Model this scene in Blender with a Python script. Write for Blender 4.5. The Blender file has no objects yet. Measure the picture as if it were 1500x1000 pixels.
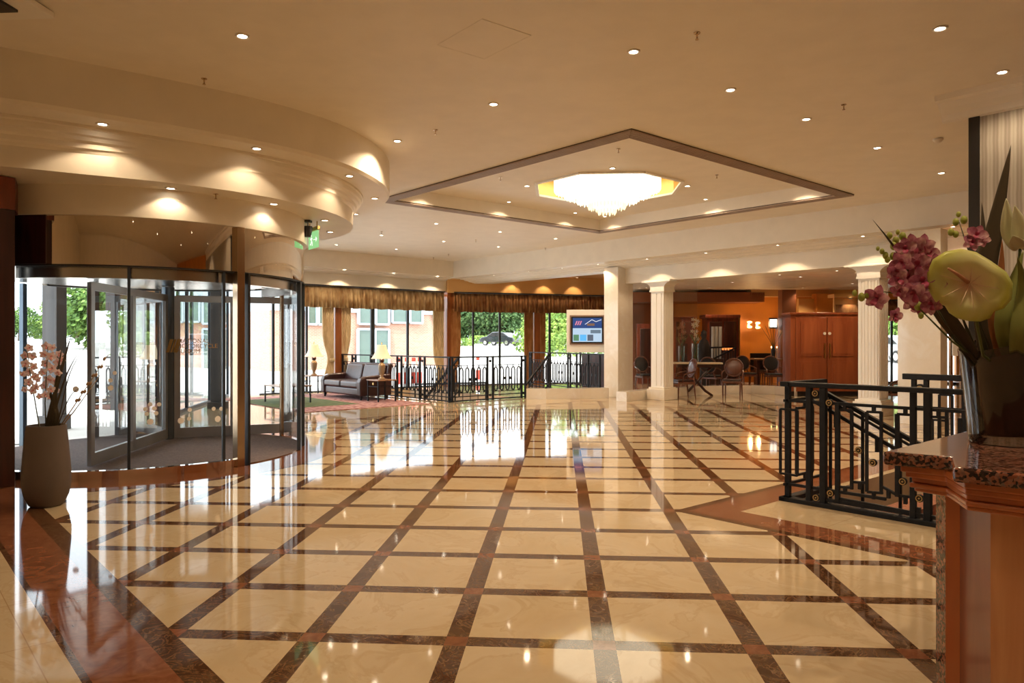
import bpy, bmesh, math, random
from mathutils import Vector, Matrix, geometry
random.seed(7)
S = bpy.context.scene
COL = S.collection
PI = math.pi

# ------------------------------------------------------------------ camera, world, sun, exposure
TH = .067; F = 1075.0; H = 1.5
cd = bpy.data.cameras.new('camera'); cam = bpy.data.objects.new('camera', cd); COL.objects.link(cam)
cd.sensor_width = 36; cd.lens = F / 1500 * 36; cd.clip_end = 400; cd.clip_start = .05
cam.location = (0, 0, H); cam.rotation_euler = (PI / 2, 0, TH)
S.camera = cam
w = bpy.data.worlds.new('sky'); S.world = w; w.use_nodes = True
bg = w.node_tree.nodes['Background']; bg.inputs[0].default_value = (.86, .93, 1, 1); bg.inputs[1].default_value = 4.2
sd = bpy.data.lights.new('sun', 'SUN'); so = bpy.data.objects.new('sun', sd); COL.objects.link(so)
sd.energy = 5; sd.angle = .02; sd.color = (1, .95, .86); so.rotation_euler = (math.radians(38), math.radians(-14), 0)
S.view_settings.view_transform = 'Standard'; S.view_settings.look = 'None'
S.view_settings.exposure = 0.06; S.view_settings.gamma = 1; S.view_settings.use_curve_mapping = False
try:
    S.cycles.use_denoising = True; S.cycles.max_bounces = 10; S.cycles.transparent_max_bounces = 24
    S.cycles.diffuse_bounces = 5; S.cycles.glossy_bounces = 5; S.cycles.sample_clamp_indirect = 6
    S.cycles.caustics_reflective = False; S.cycles.caustics_refractive = False
except Exception: pass
WARM = (1, .74, .47)
KD = 0.68           # overall lamp strength

cT, sT = math.cos(TH), math.sin(TH)
# measuring helpers: the photograph's points turned into places in the room
def ray(px):
    d = (px - 750) / F
    return d * cT - sT, d * sT + cT
def Pz(px, py, z=0.0):
    t = F * (H - z) / (py - 500.0); dx, dy = ray(px)
    return Vector((dx * t, dy * t, z))
def Pt(px, py, t):
    dx, dy = ray(px)
    return Vector((dx * t, dy * t, H - (py - 500) * t / F))
def onl(px, a, b, k):
    dx, dy = ray(px); t = k / (a * dx + b * dy)
    return dx * t, dy * t, t
def pq(p, q, z=0.0): return Vector(((p - q) / 2, (p + q) / 2, z))
R2 = math.sqrt(2)

# ------------------------------------------------------------------ materials
class NT:
    def __init__(s, name):
        s.m = bpy.data.materials.new(name); s.m.use_nodes = True
        s.t = s.m.node_tree; s.n = s.t.nodes; s.l = s.t.links; s.b = s.n['Principled BSDF']; s._c = None
    def co(s):
        if s._c is None: s._c = s.n.new('ShaderNodeTexCoord')
        return s._c.outputs['Object']
    def link(s, a, b): s.l.new(a, b)
    def m2(s, op, a, b=None, c=None):
        n = s.n.new('ShaderNodeMath'); n.operation = op
        for i, v in enumerate((a, b, c)):
            if v is None: continue
            if isinstance(v, (int, float)): n.inputs[i].default_value = v
            else: s.link(v, n.inputs[i])
        return n.outputs[0]
    def mapping(s, sc=(1, 1, 1), rot=(0, 0, 0), src=None):
        n = s.n.new('ShaderNodeMapping'); s.link(src or s.co(), n.inputs[0])
        n.inputs['Scale'].default_value = sc; n.inputs['Rotation'].default_value = rot
        return n.outputs[0]
    def noise(s, scale, detail=4, sc=(1, 1, 1), dist=0, rough=.5):
        n = s.n.new('ShaderNodeTexNoise'); s.link(s.mapping(sc), n.inputs['Vector'])
        n.inputs['Scale'].default_value = scale; n.inputs['Detail'].default_value = detail
        n.inputs['Distortion'].default_value = dist; n.inputs['Roughness'].default_value = rough
        return n.outputs['Fac']
    def ramp(s, fac, stops):
        n = s.n.new('ShaderNodeValToRGB'); s.link(fac, n.inputs[0]); e = n.color_ramp.elements
        while len(e) < len(stops): e.new(.5)
        for i, (p, c) in enumerate(stops): e[i].position = p; e[i].color = (*c, 1)
        return n.outputs[0]
    def mix(s, f, a, b):
        n = s.n.new('ShaderNodeMix'); n.data_type = 'RGBA'
        if isinstance(f, (int, float)): n.inputs[0].default_value = f
        else: s.link(f, n.inputs[0])
        for v, i in ((a, 6), (b, 7)):
            if isinstance(v, tuple): n.inputs[i].default_value = (*v, 1)
            else: s.link(v, n.inputs[i])
        return n.outputs[2]
    def col(s, v):
        if isinstance(v, tuple): s.b.inputs['Base Color'].default_value = (*v, 1)
        else: s.link(v, s.b.inputs['Base Color'])
    def bump(s, h, strength=.2, dist=.01):
        n = s.n.new('ShaderNodeBump'); s.link(h, n.inputs['Height']); n.inputs['Strength'].default_value = strength
        n.inputs['Distance'].default_value = dist; s.link(n.outputs[0], s.b.inputs['Normal'])
    def set(s, **k):
        for a, v in k.items(): s.b.inputs[a.replace('_', ' ')].default_value = v

def M(name, c, rough=.6, metal=0, var=.08, vs=3, spec=.5, bump=0, bs=60, coat=0):
    t = NT(name); c2 = tuple(x * (1 - var) for x in c); c1 = tuple(min(1, x * (1 + var * .5)) for x in c)
    t.col(t.ramp(t.noise(vs, 3), [(.35, c2), (.65, c1)])); t.set(Roughness=rough, Metallic=metal, Specular_IOR_Level=spec)
    if coat: t.b.inputs['Coat Weight'].default_value = coat; t.b.inputs['Coat Roughness'].default_value = .06
    if bump: t.bump(t.noise(bs, 3), bump)
    return t.m
def wood(name, a, b, rough=.3, sc=(1, 1, .08), scale=9, coat=.4, dist=1.2):
    t = NT(name); t.col(t.ramp(t.noise(scale, 5, sc, dist), [(.3, a), (.7, b)])); t.set(Roughness=rough)
    t.b.inputs['Coat Weight'].default_value = coat; t.b.inputs['Coat Roughness'].default_value = .12
    return t.m
def emit(name, c, st):
    t = NT(name); t.col((0, 0, 0)); t.b.inputs['Emission Color'].default_value = (*c, 1); t.b.inputs['Emission Strength'].default_value = st
    return t.m
def glass(name, tint=(.93, .97, .96), refl=1.0, rough=0):
    t = NT(name); t.n.remove(t.b); o = t.n['Material Output']
    tr = t.n.new('ShaderNodeBsdfTransparent'); tr.inputs[0].default_value = (*tint, 1)
    gl = t.n.new('ShaderNodeBsdfGlossy'); gl.inputs['Roughness'].default_value = rough
    fr = t.n.new('ShaderNodeFresnel'); fr.inputs[0].default_value = 1.45
    mx = t.n.new('ShaderNodeMixShader'); f = t.m2('MULTIPLY', fr.outputs[0], refl)
    t.link(f, mx.inputs[0]); t.link(tr.outputs[0], mx.inputs[1]); t.link(gl.outputs[0], mx.inputs[2]); t.link(mx.outputs[0], o.inputs[0])
    return t.m

ceil_m = M('ceiling_paint', (.86, .80, .70), .55, var=.03)
plaster = M('cream_plaster', (.86, .80, .69), .45, var=.03)
trimw = M('white_trim_paint', (.90, .87, .81), .35, var=.02)
orangew = M('amber_wall_paint', (.66, .25, .045), .45, var=.15, vs=1)
darkor = M('brown_red_paint', (.26, .075, .02), .5, var=.2, vs=1)
ambs = M('amber_soffit_paint', (.70, .40, .14), .45, var=.08, vs=1)
mahog = wood('mahogany', (.10, .018, .008), (.24, .05, .02))
mahog_dk = wood('dark_mahogany', (.018, .005, .003), (.055, .012, .007), coat=.2)
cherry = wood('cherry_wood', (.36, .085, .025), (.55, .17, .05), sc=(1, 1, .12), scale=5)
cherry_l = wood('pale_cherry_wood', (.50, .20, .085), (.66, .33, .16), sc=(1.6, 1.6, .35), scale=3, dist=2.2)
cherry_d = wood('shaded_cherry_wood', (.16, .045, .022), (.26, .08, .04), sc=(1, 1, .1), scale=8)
pillw = wood('orange_brown_wood', (.20, .055, .014), (.34, .11, .03))
iron = M('black_iron', (.010, .012, .017), .5, 0, spec=.3, var=.3, vs=20)
gold = M('brass', (.62, .43, .16), .3, 1)
steel = M('brushed_steel', (.62, .60, .57), .22, 1, var=.05, vs=6)
dsteel = M('blue_grey_frame_metal', (.10, .13, .16), .3, .8)
mirror = M('polished_bronze_steel', (.84, .76, .66), .025, 1, var=.02)
champ = M('champagne_metal', (.55, .42, .29), .2, 1, var=.05)
blackm = M('black_paint', (.012, .011, .011), .4)
mat_m = M('brown_entrance_matting', (.19, .14, .125), .95, var=.25, vs=40, bump=.4, bs=300)
leather = M('dark_brown_leather', (.045, .018, .018), .28, var=.3, vs=8, spec=.6, bump=.08, bs=40)
potm = M('taupe_ceramic', (.115, .085, .07), .6, var=.06, vs=5, bump=.05, bs=120)
dark_fab = M('black_fabric', (.02, .015, .014), .8)
chairw = wood('chair_walnut', (.10, .03, .015), (.17, .055, .028))
stone_m = None
def stone():
    t = NT('cream_marble_cladding'); n = t.noise(2.2, 8, (1, 1, 1), 1.6, .6)
    t.col(t.ramp(n, [(.3, (.82, .76, .67)), (.5, (.79, .72, .61)), (.7, (.86, .82, .75))])); t.set(Roughness=.08)
    return t.m
stone_m = stone()
def granite():
    t = NT('speckled_red_granite'); v = t.n.new('ShaderNodeTexVoronoi'); t.link(t.co(), v.inputs['Vector']); v.inputs['Scale'].default_value = 95
    sp = t.n.new('ShaderNodeSeparateColor'); t.link(v.outputs['Color'], sp.inputs[0])
    c = t.ramp(sp.outputs[0], [(.0, (.012, .008, .008)), (.4, (.04, .02, .016)), (.52, (.22, .07, .04)), (.75, (.32, .13, .08)), (1, (.14, .09, .075))])
    t.col(c); t.set(Roughness=.07); return t.m
granite_m = granite()

def floor_material():
    t = NT('polished_marble_floor'); s = t.n.new('ShaderNodeSeparateXYZ'); t.link(t.co(), s.inputs[0]); X, Y = s.outputs[0], s.outputs[1]
    A = lambda a, b: t.m2('ADD', a, b)
    Sb = lambda a, b: t.m2('SUBTRACT', a, b)
    Mu = lambda a, b: t.m2('MULTIPLY', a, b)
    LT = lambda a, b: t.m2('LESS_THAN', a, b)
    GT = lambda a, b: t.m2('GREATER_THAN', a, b)
    OR = lambda a, b: t.m2('MAXIMUM', a, b)
    NOT = lambda a: Sb(1.0, a)
    IN = lambda x, a, b: Mu(GT(x, a), LT(x, b))
    p = A(X, Y); q = Sb(Y, X)
    def line(v, o, cell=.737, hw=.056):
        f = t.m2('FRACT', A(t.m2('DIVIDE', Sb(v, o), cell), .5))
        return LT(Mu(t.m2('ABSOLUTE', Sb(f, .5)), cell), hw)
    dx = A(X, 5.73); dy = Sb(Y, 9.47)
    r = t.m2('SQRT', A(Mu(dx, dx), Mu(dy, dy)))
    col, row = line(X, .212), line(Y, 3.649)
    tri = Mu(IN(p, 7.58, 14.9), LT(q, 5.59))
    grid = Mu(Mu(Mu(IN(p, 1.66, 19.5), LT(q, 17.9)), GT(r, 2.66)), NOT(tri))
    grid = OR(grid, GT(p, 20.9))
    dark = Mu(OR(col, row), grid); cross = Mu(Mu(col, row), grid)
    left = Mu(IN(p, 1.47, 1.66), GT(r, 2.66))
    trid = Mu(tri, OR(OR(LT(p, 7.70), GT(q, 5.48)), GT(p, 14.8)))
    dark = OR(dark, OR(left, OR(trid, IN(r, 2.6, 2.66))))
    dark = OR(dark, Mu(IN(p, .99, 1.04), GT(r, 2.6)))
    trir = Mu(Mu(tri, NOT(trid)), OR(OR(LT(p, 8.18), GT(q, 5.02)), GT(p, 14.3)))
    red = OR(OR(cross, trir), OR(LT(r, 2.6), Mu(IN(p, 1.04, 1.47), GT(r, 2.6))))
    far = OR(Mu(IN(q, 17.9, 18.06), LT(p, 19.6)), Mu(OR(IN(p, 19.45, 19.62), IN(p, 20.7, 20.9)), LT(q, 20)))
    red = OR(red, far)
    dark = Mu(dark, NOT(red))
    # fine joints between the big cream slabs outside the grid
    j = OR(line(p, 8.18, 1.05, .004), line(q, 5.0, 1.05, .004))
    j = Mu(j, NOT(grid))
    n1 = t.noise(1.5, 8, (1, 1, 1), 1.5, .6)
    cream = t.ramp(n1, [(.3, (.50, .385, .235)), (.47, (.53, .42, .27)), (.5, (.49, .375, .23)), (.53, (.55, .44, .29)), (.75, (.51, .40, .25))])
    n2 = t.noise(5, 9, (1, 1, 1), 3.0, .65)
    emp = t.ramp(n2, [(.3, (.040, .014, .006)), (.48, (.085, .035, .015)), (.505, (.20, .12, .06)), (.53, (.07, .028, .012)), (.75, (.12, .055, .025))])
    n3 = t.noise(7, 8, (1, 1, 1), 2.0, .6)
    ros = t.ramp(n3, [(.3, (.14, .048, .022)), (.5, (.21, .078, .037)), (.72, (.28, .118, .06))])
    c = t.mix(j, cream, (.40, .28, .16)); c = t.mix(dark, c, emp); c = t.mix(red, c, ros)
    t.col(c); t.set(Roughness=.05, Specular_IOR_Level=.5, IOR=1.46)
    return t.m
floor_m = floor_material()

# ------------------------------------------------------------------ mesh builder
class MB:
    def __init__(s): s.v = []; s.f = []
    def add(s, vs, fs):
        o = len(s.v); s.v += [Vector(x) for x in vs]; s.f += [tuple(o + i for i in f) for f in fs]; return s
    def boxm(s, m):
        vs = [m @ Vector((x, y, z)) for x in (-.5, .5) for y in (-.5, .5) for z in (-.5, .5)]
        return s.add(vs, [(0, 1, 3, 2), (4, 6, 7, 5), (0, 4, 5, 1), (2, 3, 7, 6), (0, 2, 6, 4), (1, 5, 7, 3)])
    def box(s, c, d, rz=0, rx=0, ry=0):
        m = Matrix.Translation(c) @ Matrix.Rotation(rz, 4, 'Z') @ Matrix.Rotation(ry, 4, 'Y') @ Matrix.Rotation(rx, 4, 'X') @ Matrix.Diagonal((*d, 1))
        return s.boxm(m)
    def bar(s, a, b, w, h=None, up=(0, 0, 1)):
        a, b = Vector(a), Vector(b); d = b - a; L = d.length
        if L < 1e-6: return s
        d.normalize(); u = Vector(up)
        if abs(d.dot(u)) > .99: u = Vector((1, 1, 0)).normalized()
        x = d.cross(u).normalized(); u = x.cross(d).normalized(); h = h or w
        m = Matrix(((x[0] * w, d[0] * L, u[0] * h, (a[0] + b[0]) / 2), (x[1] * w, d[1] * L, u[1] * h, (a[1] + b[1]) / 2), (x[2] * w, d[2] * L, u[2] * h, (a[2] + b[2]) / 2), (0, 0, 0, 1)))
        return s.boxm(m)
    def tube(s, pts, r, n=8, cap=True):
        pts = [Vector(p) for p in pts]; rs = r if isinstance(r, (list, tuple)) else [r] * len(pts)
        rings = []
        for i, p in enumerate(pts):
            d = (pts[min(i + 1, len(pts) - 1)] - pts[max(i - 1, 0)]).normalized()
            u = Vector((0, 0, 1)) if abs(d.z) < .9 else Vector((1, 0, 0))
            x = d.cross(u).normalized(); y = x.cross(d)
            rings.append([p + x * math.cos(2 * PI * k / n) * rs[i] + y * math.sin(2 * PI * k / n) * rs[i] for k in range(n)])
        vs = [v for q in rings for v in q]; fs = []
        for i in range(len(pts) - 1):
            for k in range(n): fs.append((i * n + k, i * n + (k + 1) % n, (i + 1) * n + (k + 1) % n, (i + 1) * n + k))
        if cap: fs += [tuple(range(n))[::-1], tuple(range((len(pts) - 1) * n, len(pts) * n))]
        return s.add(vs, fs)
    def lathe(s, c, prof, n=32, a0=0, a1=2 * PI, close=False, sx=1, sy=1):
        full = abs(a1 - a0 - 2 * PI) < 1e-6; m = n if full else n + 1; vs = []
        for k in range(m):
            a = a0 + (a1 - a0) * k / n
            for (r, z) in prof: vs.append((c[0] + r * math.cos(a) * sx, c[1] + r * math.sin(a) * sy, c[2] + z))
        L = len(prof); fs = []
        for k in range(n):
            k2 = (k + 1) % m
            for i in range(L - 1 + (1 if close else 0)):
                i2 = (i + 1) % L; fs.append((k * L + i, k2 * L + i, k2 * L + i2, k * L + i2))
        if close and not full: fs += [tuple(range(L))[::-1], tuple((m - 1) * L + i for i in range(L))]
        return s.add(vs, fs)
    def disc(s, c, r, n=24, nrm=(0, 0, 1)):
        q = Vector((0, 0, 1)).rotation_difference(Vector(nrm))
        return s.add([Vector(c) + q @ Vector((r * math.cos(2 * PI * k / n), r * math.sin(2 * PI * k / n), 0)) for k in range(n)], [tuple(range(n))])
    def prism(s, poly, z0, z1):
        n = len(poly); vs = [(p[0], p[1], z0) for p in poly] + [(p[0], p[1], z1) for p in poly]
        fs = [tuple(range(n))[::-1], tuple(range(n, 2 * n))] + [(i, (i + 1) % n, n + (i + 1) % n, n + i) for i in range(n)]
        return s.add(vs, fs)
    def extr(s, pts, vec, cap=True):
        n = len(pts); vec = Vector(vec); vs = [Vector(p) for p in pts] + [Vector(p) + vec for p in pts]
        fs = [(i, (i + 1) % n, n + (i + 1) % n, n + i) for i in range(n)]
        if cap: fs += [tuple(range(n))[::-1], tuple(range(n, 2 * n))]
        return s.add(vs, fs)
    def poly(s, outer, holes=(), z=0.0):
        ls = [[Vector((p[0], p[1], 0)) for p in outer]] + [[Vector((p[0], p[1], 0)) for p in h] for h in holes]
        tris = geometry.tessellate_polygon(ls); fl = [v for l in ls for v in l]
        return s.add([(v.x, v.y, z) for v in fl], [tuple(x) for x in tris])
    def ball(s, c, r, n=10, m=7, sc=(1, 1, 1)):
        prof = [(max(1e-4, r * math.sin(PI * i / m)), -r * math.cos(PI * i / m)) for i in range(m + 1)]
        t = MB().lathe((0, 0, 0), prof, n); return s.add([(c[0] + v.x * sc[0], c[1] + v.y * sc[1], c[2] + v.z * sc[2]) for v in t.v], t.f)
    def build(s, name, mat, parent=None, smooth=False, local=False, bevel=0, seg=2, thick=0):
        me = bpy.data.meshes.new(name); off = Vector((0, 0, 0))
        if parent is not None and not local: off = wloc(parent)
        me.from_pydata([tuple(v - off) for v in s.v], [], s.f); me.materials.append(mat)
        bm = bmesh.new(); bm.from_mesh(me); bmesh.ops.remove_doubles(bm, verts=bm.verts, dist=1e-5) if smooth else None
        bmesh.ops.recalc_face_normals(bm, faces=bm.faces); bm.to_mesh(me); bm.free()
        o = bpy.data.objects.new(name, me); COL.objects.link(o)
        if parent is not None: o.parent = parent
        if smooth:
            for p in me.polygons: p.use_smooth = True
            if smooth == 'a':
                try: me.set_sharp_from_angle(angle=math.radians(35))
                except Exception: pass
        if thick:
            md = o.modifiers.new('s', 'SOLIDIFY'); md.thickness = thick
        if bevel:
            md = o.modifiers.new('b', 'BEVEL'); md.width = bevel; md.segments = seg; md.limit_method = 'ANGLE'
        return o
def wloc(o):
    v = Vector((0, 0, 0))
    while o is not None: v += o.location; o = o.parent
    return v
def tag(o, label, cat, group=None, kind=None):
    if label: o['label'] = label
    if cat: o['category'] = cat
    if group: o['group'] = group
    if kind: o['kind'] = kind
    return o
def thing(name, label, cat, loc=(0, 0, 0), rz=0, group=None):
    o = bpy.data.objects.new(name, None); COL.objects.link(o); o.location = loc; o.rotation_euler = (0, 0, rz); o.empty_display_size = .1
    return tag(o, label, cat, group)
def copy_tree(o, parent=None):
    c = o.copy(); COL.objects.link(c); c.parent = parent
    for ch in [x for x in COL.objects if x.parent == o]: copy_tree(ch, c)
    return c
def struct(mb, name, mat, **k):
    o = mb.build(name, mat, **k); o['kind'] = 'structure'; return o
def spot(loc, power, size=120, blend=.5, color=WARM, parent=None, r=.03, target=None):
    d = bpy.data.lights.new('lamp_light', 'SPOT'); d.energy = power * KD; d.spot_size = math.radians(size); d.spot_blend = blend; d.color = color; d.shadow_soft_size = r
    o = bpy.data.objects.new('lamp_light', d); COL.objects.link(o)
    if parent is not None: o.parent = parent; o.location = Vector(loc) - wloc(parent)
    else: o.location = loc
    if target is not None: o.rotation_euler = (Vector(target) - Vector(loc)).to_track_quat('-Z', 'Y').to_euler()
    return o
def point(loc, power, color=WARM, parent=None, r=.05):
    d = bpy.data.lights.new('bulb_light', 'POINT'); d.energy = power * KD; d.color = color; d.shadow_soft_size = r
    o = bpy.data.objects.new('bulb_light', d); COL.objects.link(o)
    if parent is not None: o.parent = parent; o.location = Vector(loc) - wloc(parent)
    else: o.location = loc
    return o

# ------------------------------------------------------------------ the shell
CZ = 4.155
QA = 28.6                                    # window wall on the left: q = y - x
KA = Vector((*onl(655, -1, 1, QA)[:2], 0))   # corner where the second window wall starts
wd = Vector((math.cos(math.radians(22.5)), math.sin(math.radians(22.5)), 0))
wn = Vector((wd.y, -wd.x, 0))                # towards the room
def LA(px, off=0.0):
    x, y, t = onl(px, -1, 1, QA - off * R2); return Vector((x, y, 0))
def LW(px, off=0.0):
    # point on second window wall, shifted off metres into the room
    a, b = -wd.y, wd.x; k = a * KA.x + b * KA.y - off
    x, y, t = onl(px, a, b, k); return Vector((x, y, 0))
WE = KA + wd * 6.2
AL = pq(10.4, QA)
room = [(-7.2, -4), (10, -4), (10, 6.5), (16, 12.5), (17, 27.4), (WE.x, WE.y), (KA.x, KA.y), (AL.x, AL.y), (-7.15, 11.4), (-7.7, 8.9), (-7.2, 7.3)]
w1 = [pq(15.35, 20.75), pq(18.45, 20.75), pq(18.45, 28.2), pq(15.35, 28.2)]
w2 = [pq(9.3, 4.9), pq(9.3, -6), pq(13.15, -6), pq(13.15, 4.9)]
fl = struct(MB().poly(room, [w1, w2], 0.0), 'floor', floor_m)
# stairwells
wellm = M('beige_stairwell_paint', (.62, .48, .33), .6)
for nm, wp in (('trim_1', w1), ('trim_2', w2)):
    b = MB(); n = len(wp)
    for i in range(n):
        a, c = wp[i], wp[(i + 1) % n]; b.add([(a.x, a.y, 0), (c.x, c.y, 0), (c.x, c.y, -2.8), (a.x, a.y, -2.8)], [(0, 1, 2, 3)])
    b.poly(wp, (), -2.8); struct(b, nm, wellm)
# ceiling with the square coffer
P0, P1, Q0, Q1 = 10.1, 18.9, 8.35, 17.05
gi = .25 * R2
hole = [pq(P0 + gi, Q0 + gi), pq(P1 - gi, Q0 + gi), pq(P1 - gi, Q1 - gi), pq(P0 + gi, Q1 - gi)]
struct(MB().poly(room, [hole], CZ), 'ceiling', ceil_m)
ZC = 4.40
oc = Vector((.80, 12.75, ZC)); ocr = 1.46
octo = [Pz(786, 268, ZC), Pz(848, 252, ZC), Pz(945, 251, ZC), Pz(999, 265, ZC), Pz(987, 283, ZC), Pz(925, 294, ZC), Pz(842, 295, ZC), Pz(787, 285, ZC)]
oc = sum(octo, Vector()) / 8
ocr = sum((p - oc).length for p in octo) / 8
octo = [oc + Vector((ocr * math.cos(PI / 8 + k * PI / 4), ocr * math.sin(PI / 8 + k * PI / 4), 0)) for k in range(8)]
b = MB().poly(hole, [octo], ZC)
for i in range(4):
    a, c = hole[i], hole[(i + 1) % 4]; b.add([(a.x, a.y, CZ), (c.x, c.y, CZ), (c.x, c.y, ZC), (a.x, a.y, ZC)], [(0, 1, 2, 3)])
struct(b, 'ceiling_coffer', ceil_m)
b = MB()
for i in range(8):
    a, c = octo[i], octo[(i + 1) % 8]; b.add([(a.x, a.y, ZC), (c.x, c.y, ZC), (c.x, c.y, ZC + .45), (a.x, a.y, ZC + .45)], [(0, 1, 2, 3)])
b.poly(octo, (), ZC + .45); struct(b, 'ceiling_recess', gold)
b = MB()
for i in range(8):
    a, c = octo[i], octo[(i + 1) % 8]; b.bar(a + Vector((0, 0, -.01)), c + Vector((0, 0, -.01)), .06, .04)
struct(b, 'trim_3', trimw)
# linear air grille framing the coffer
grb = M('brown_grille_metal', (.42, .32, .25), .5, .2); grd = M('dark_grille_slot', (.05, .03, .02), .8)
t = thing('linear_air_grille', 'long slotted brown air grille framing the square ceiling coffer', 'air grille', oc.copy())
gw = .25 * R2
for (a, c) in (((P0, Q0), (P1, Q0)), ((P1, Q0), (P1, Q1)), ((P1, Q1), (P0, Q1)), ((P0, Q1), (P0, Q0))):
    A = pq(*a); C_ = pq(*c); mid = (A + C_) / 2; inn = (pq((P0 + P1) / 2, (Q0 + Q1) / 2) - mid).normalized(); d = (C_ - A).normalized()
    b1 = MB(); b1.extr([A + inn * 0 + Vector((0, 0, CZ - .012)), A + inn * .24 + d * .24 + Vector((0, 0, CZ - .012)), C_ + inn * .24 - d * .24 + Vector((0, 0, CZ - .012)), C_ + Vector((0, 0, CZ - .012))], (0, 0, .03))
    g = b1.build('slot_backing', grd, t)
    b2 = MB()
    for k in range(7):
        o_ = .01 + k * .036; b2.bar(A + inn * o_ + d * o_ + Vector((0, 0, CZ - .022)), C_ + inn * o_ - d * o_ + Vector((0, 0, CZ - .022)), .02, .02)
    b2.build('louvre_strip', grb, t)

def prof_p(name, prof, q0, q1, mat):      # profile in (p, z) swept along q
    b = MB(); n = len(prof)
    b.extr([pq(p, q0, z) for p, z in prof], pq(0, q1) - pq(0, q0)); return struct(b, name, mat, smooth=False)
def prof_q(name, prof, p0, p1, mat):
    b = MB(); b.extr([pq(p0, q, z) for q, z in prof], pq(p1, 0) - pq(p0, 0)); return struct(b, name, mat)
# beam over the bar opening (up to the corner) with its stepped cornice
corn = [(20.6, CZ), (20.6, 3.60), (21.15, 3.60), (21.15, 3.58), (21.3, 3.575), (21.36, 3.54), (21.5, 3.53), (21.56, 3.50), (21.7, 3.49), (21.7, 3.475), (21.8, 3.47)]
prof_p('trim_4', corn + [(21.8, 3.07), (22.6, 3.07), (22.6, CZ)], 19.1, 1.0, plaster)
prof_p('trim_5', [(a, max(z, 3.46) if a > 21.4 else z) for a, z in corn] + [(21.8, 3.46), (22.6, 3.46), (22.6, CZ)], 28.5, 19.1, plaster)
corA = [(27.75, CZ), (27.75, 3.64), (28.0, 3.64), (28.0, 3.62), (28.1, 3.61), (28.14, 3.58), (28.3, 3.57), (28.34, 3.545), (28.45, 3.54)]
prof_q('trim_6', corA + [(28.45, 3.16), (29.2, 3.16), (29.2, CZ)], 8.0, 20.9, plaster)
# amber recess soffit above second window wall
K2 = KA - wd * .5
b = MB(); sA = [KA - wd * .06 + wn * .35, WE + wn * .35, WE - wn * .1, KA - wd * .06 - wn * .1]
b.prism(sA, 3.14, CZ); struct(b, 'wall_windows_upper', ambs)
b = MB().poly([KA + Vector((-.6, -.4, 0)), WE, pq(27, 22), pq(22.4, 18), pq(22.4, 26.5)], (), 3.75)
struct(b, 'ceiling_bar_upper', ambs)

# lower ceiling of the bar room
BZ = 3.30
b = MB().prism([pq(22.3, 18.9), pq(22.3, 1.0), Vector((16.5, 12.5, 0)), Vector((17, 27.2, 0)), pq(29.5, 24.5)], BZ, BZ + .1); struct(b, 'ceiling_bar', M('bar_ceiling_paint', (.93, .84, .68), .5))

# rotunda: the round bulkheads over the revolving door
RC = Vector((-6.2, 9.9, 0)); DC = Vector((-5.66, 9.66, 0)); DR = 2.08
def rtab(tab, a):
    a = (math.degrees(a) + 180) % 360 - 180; n = len(tab)
    for i in range(n):
        a0_, r0_ = tab[i]; a1_, r1_ = tab[(i + 1) % n]; w_ = (a1_ - a0_) % 360; f = ((a - a0_) % 360) / w_
        if f <= 1:
            rm, rp = tab[i - 1][1], tab[(i + 2) % n][1]
            return .5 * (2 * r0_ + (r1_ - rm) * f + (2 * rm - 5 * r0_ + 4 * r1_ - rp) * f * f + (3 * r0_ - rm - 3 * r1_ + rp) * f ** 3)
TO = [(-160, 4.0), (-110, 4.1), (-88, 4.0), (-72, 3.78), (-59, 3.56), (-46, 3.50), (-33, 3.56), (-19, 3.65), (-6, 3.69), (6, 3.73), (18, 3.76), (50, 3.74), (100, 3.7), (160, 3.8)]
TD = [(-160, 3.3), (-110, 3.4), (-88, 3.35), (-76, 3.22), (-64, 3.06), (-50, 3.05), (-36, 3.09), (-22, 3.14), (-8, 3.19), (8, 3.22), (25, 3.20), (43, 3.12), (100, 3.05), (160, 3.1)]
def warp(b):
    for i, v in enumerate(b.v):
        dx, dy = v.x - RC.x, v.y - RC.y; r = math.hypot(dx, dy)
        if r < 1: continue
        a = math.atan2(dy, dx); k = max(0, min(1, (r - 3.06) / .32)); nr_ = r + (rtab(TO, a) - 3.77) * k + (rtab(TD, a) - 3.06) * (1 - k); b.v[i] = Vector((RC.x + dx / r * nr_, RC.y + dy / r * nr_, v.z))
    return b
b = warp(MB().lathe(RC, [(3.77, CZ), (3.77, 3.70), (3.74, 3.66), (3.38, 3.66), (3.38, 3.63), (3.34, 3.62), (3.32, 3.57), (3.27, 3.555), (3.25, 3.52), (3.18, 3.50), (3.16, 3.455), (3.10, 3.44), (3.08, 3.42), (3.06, 3.41), (3.06, 3.20), (.5, 3.20)], 180))
struct(b, 'ceiling_rotunda', plaster, smooth='a')
b = MB().lathe(DC, [(2.12, 3.21), (2.12, 2.87), (2.0, 2.87)], 128)
struct(b, 'trim_7', plaster, smooth='a')
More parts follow.
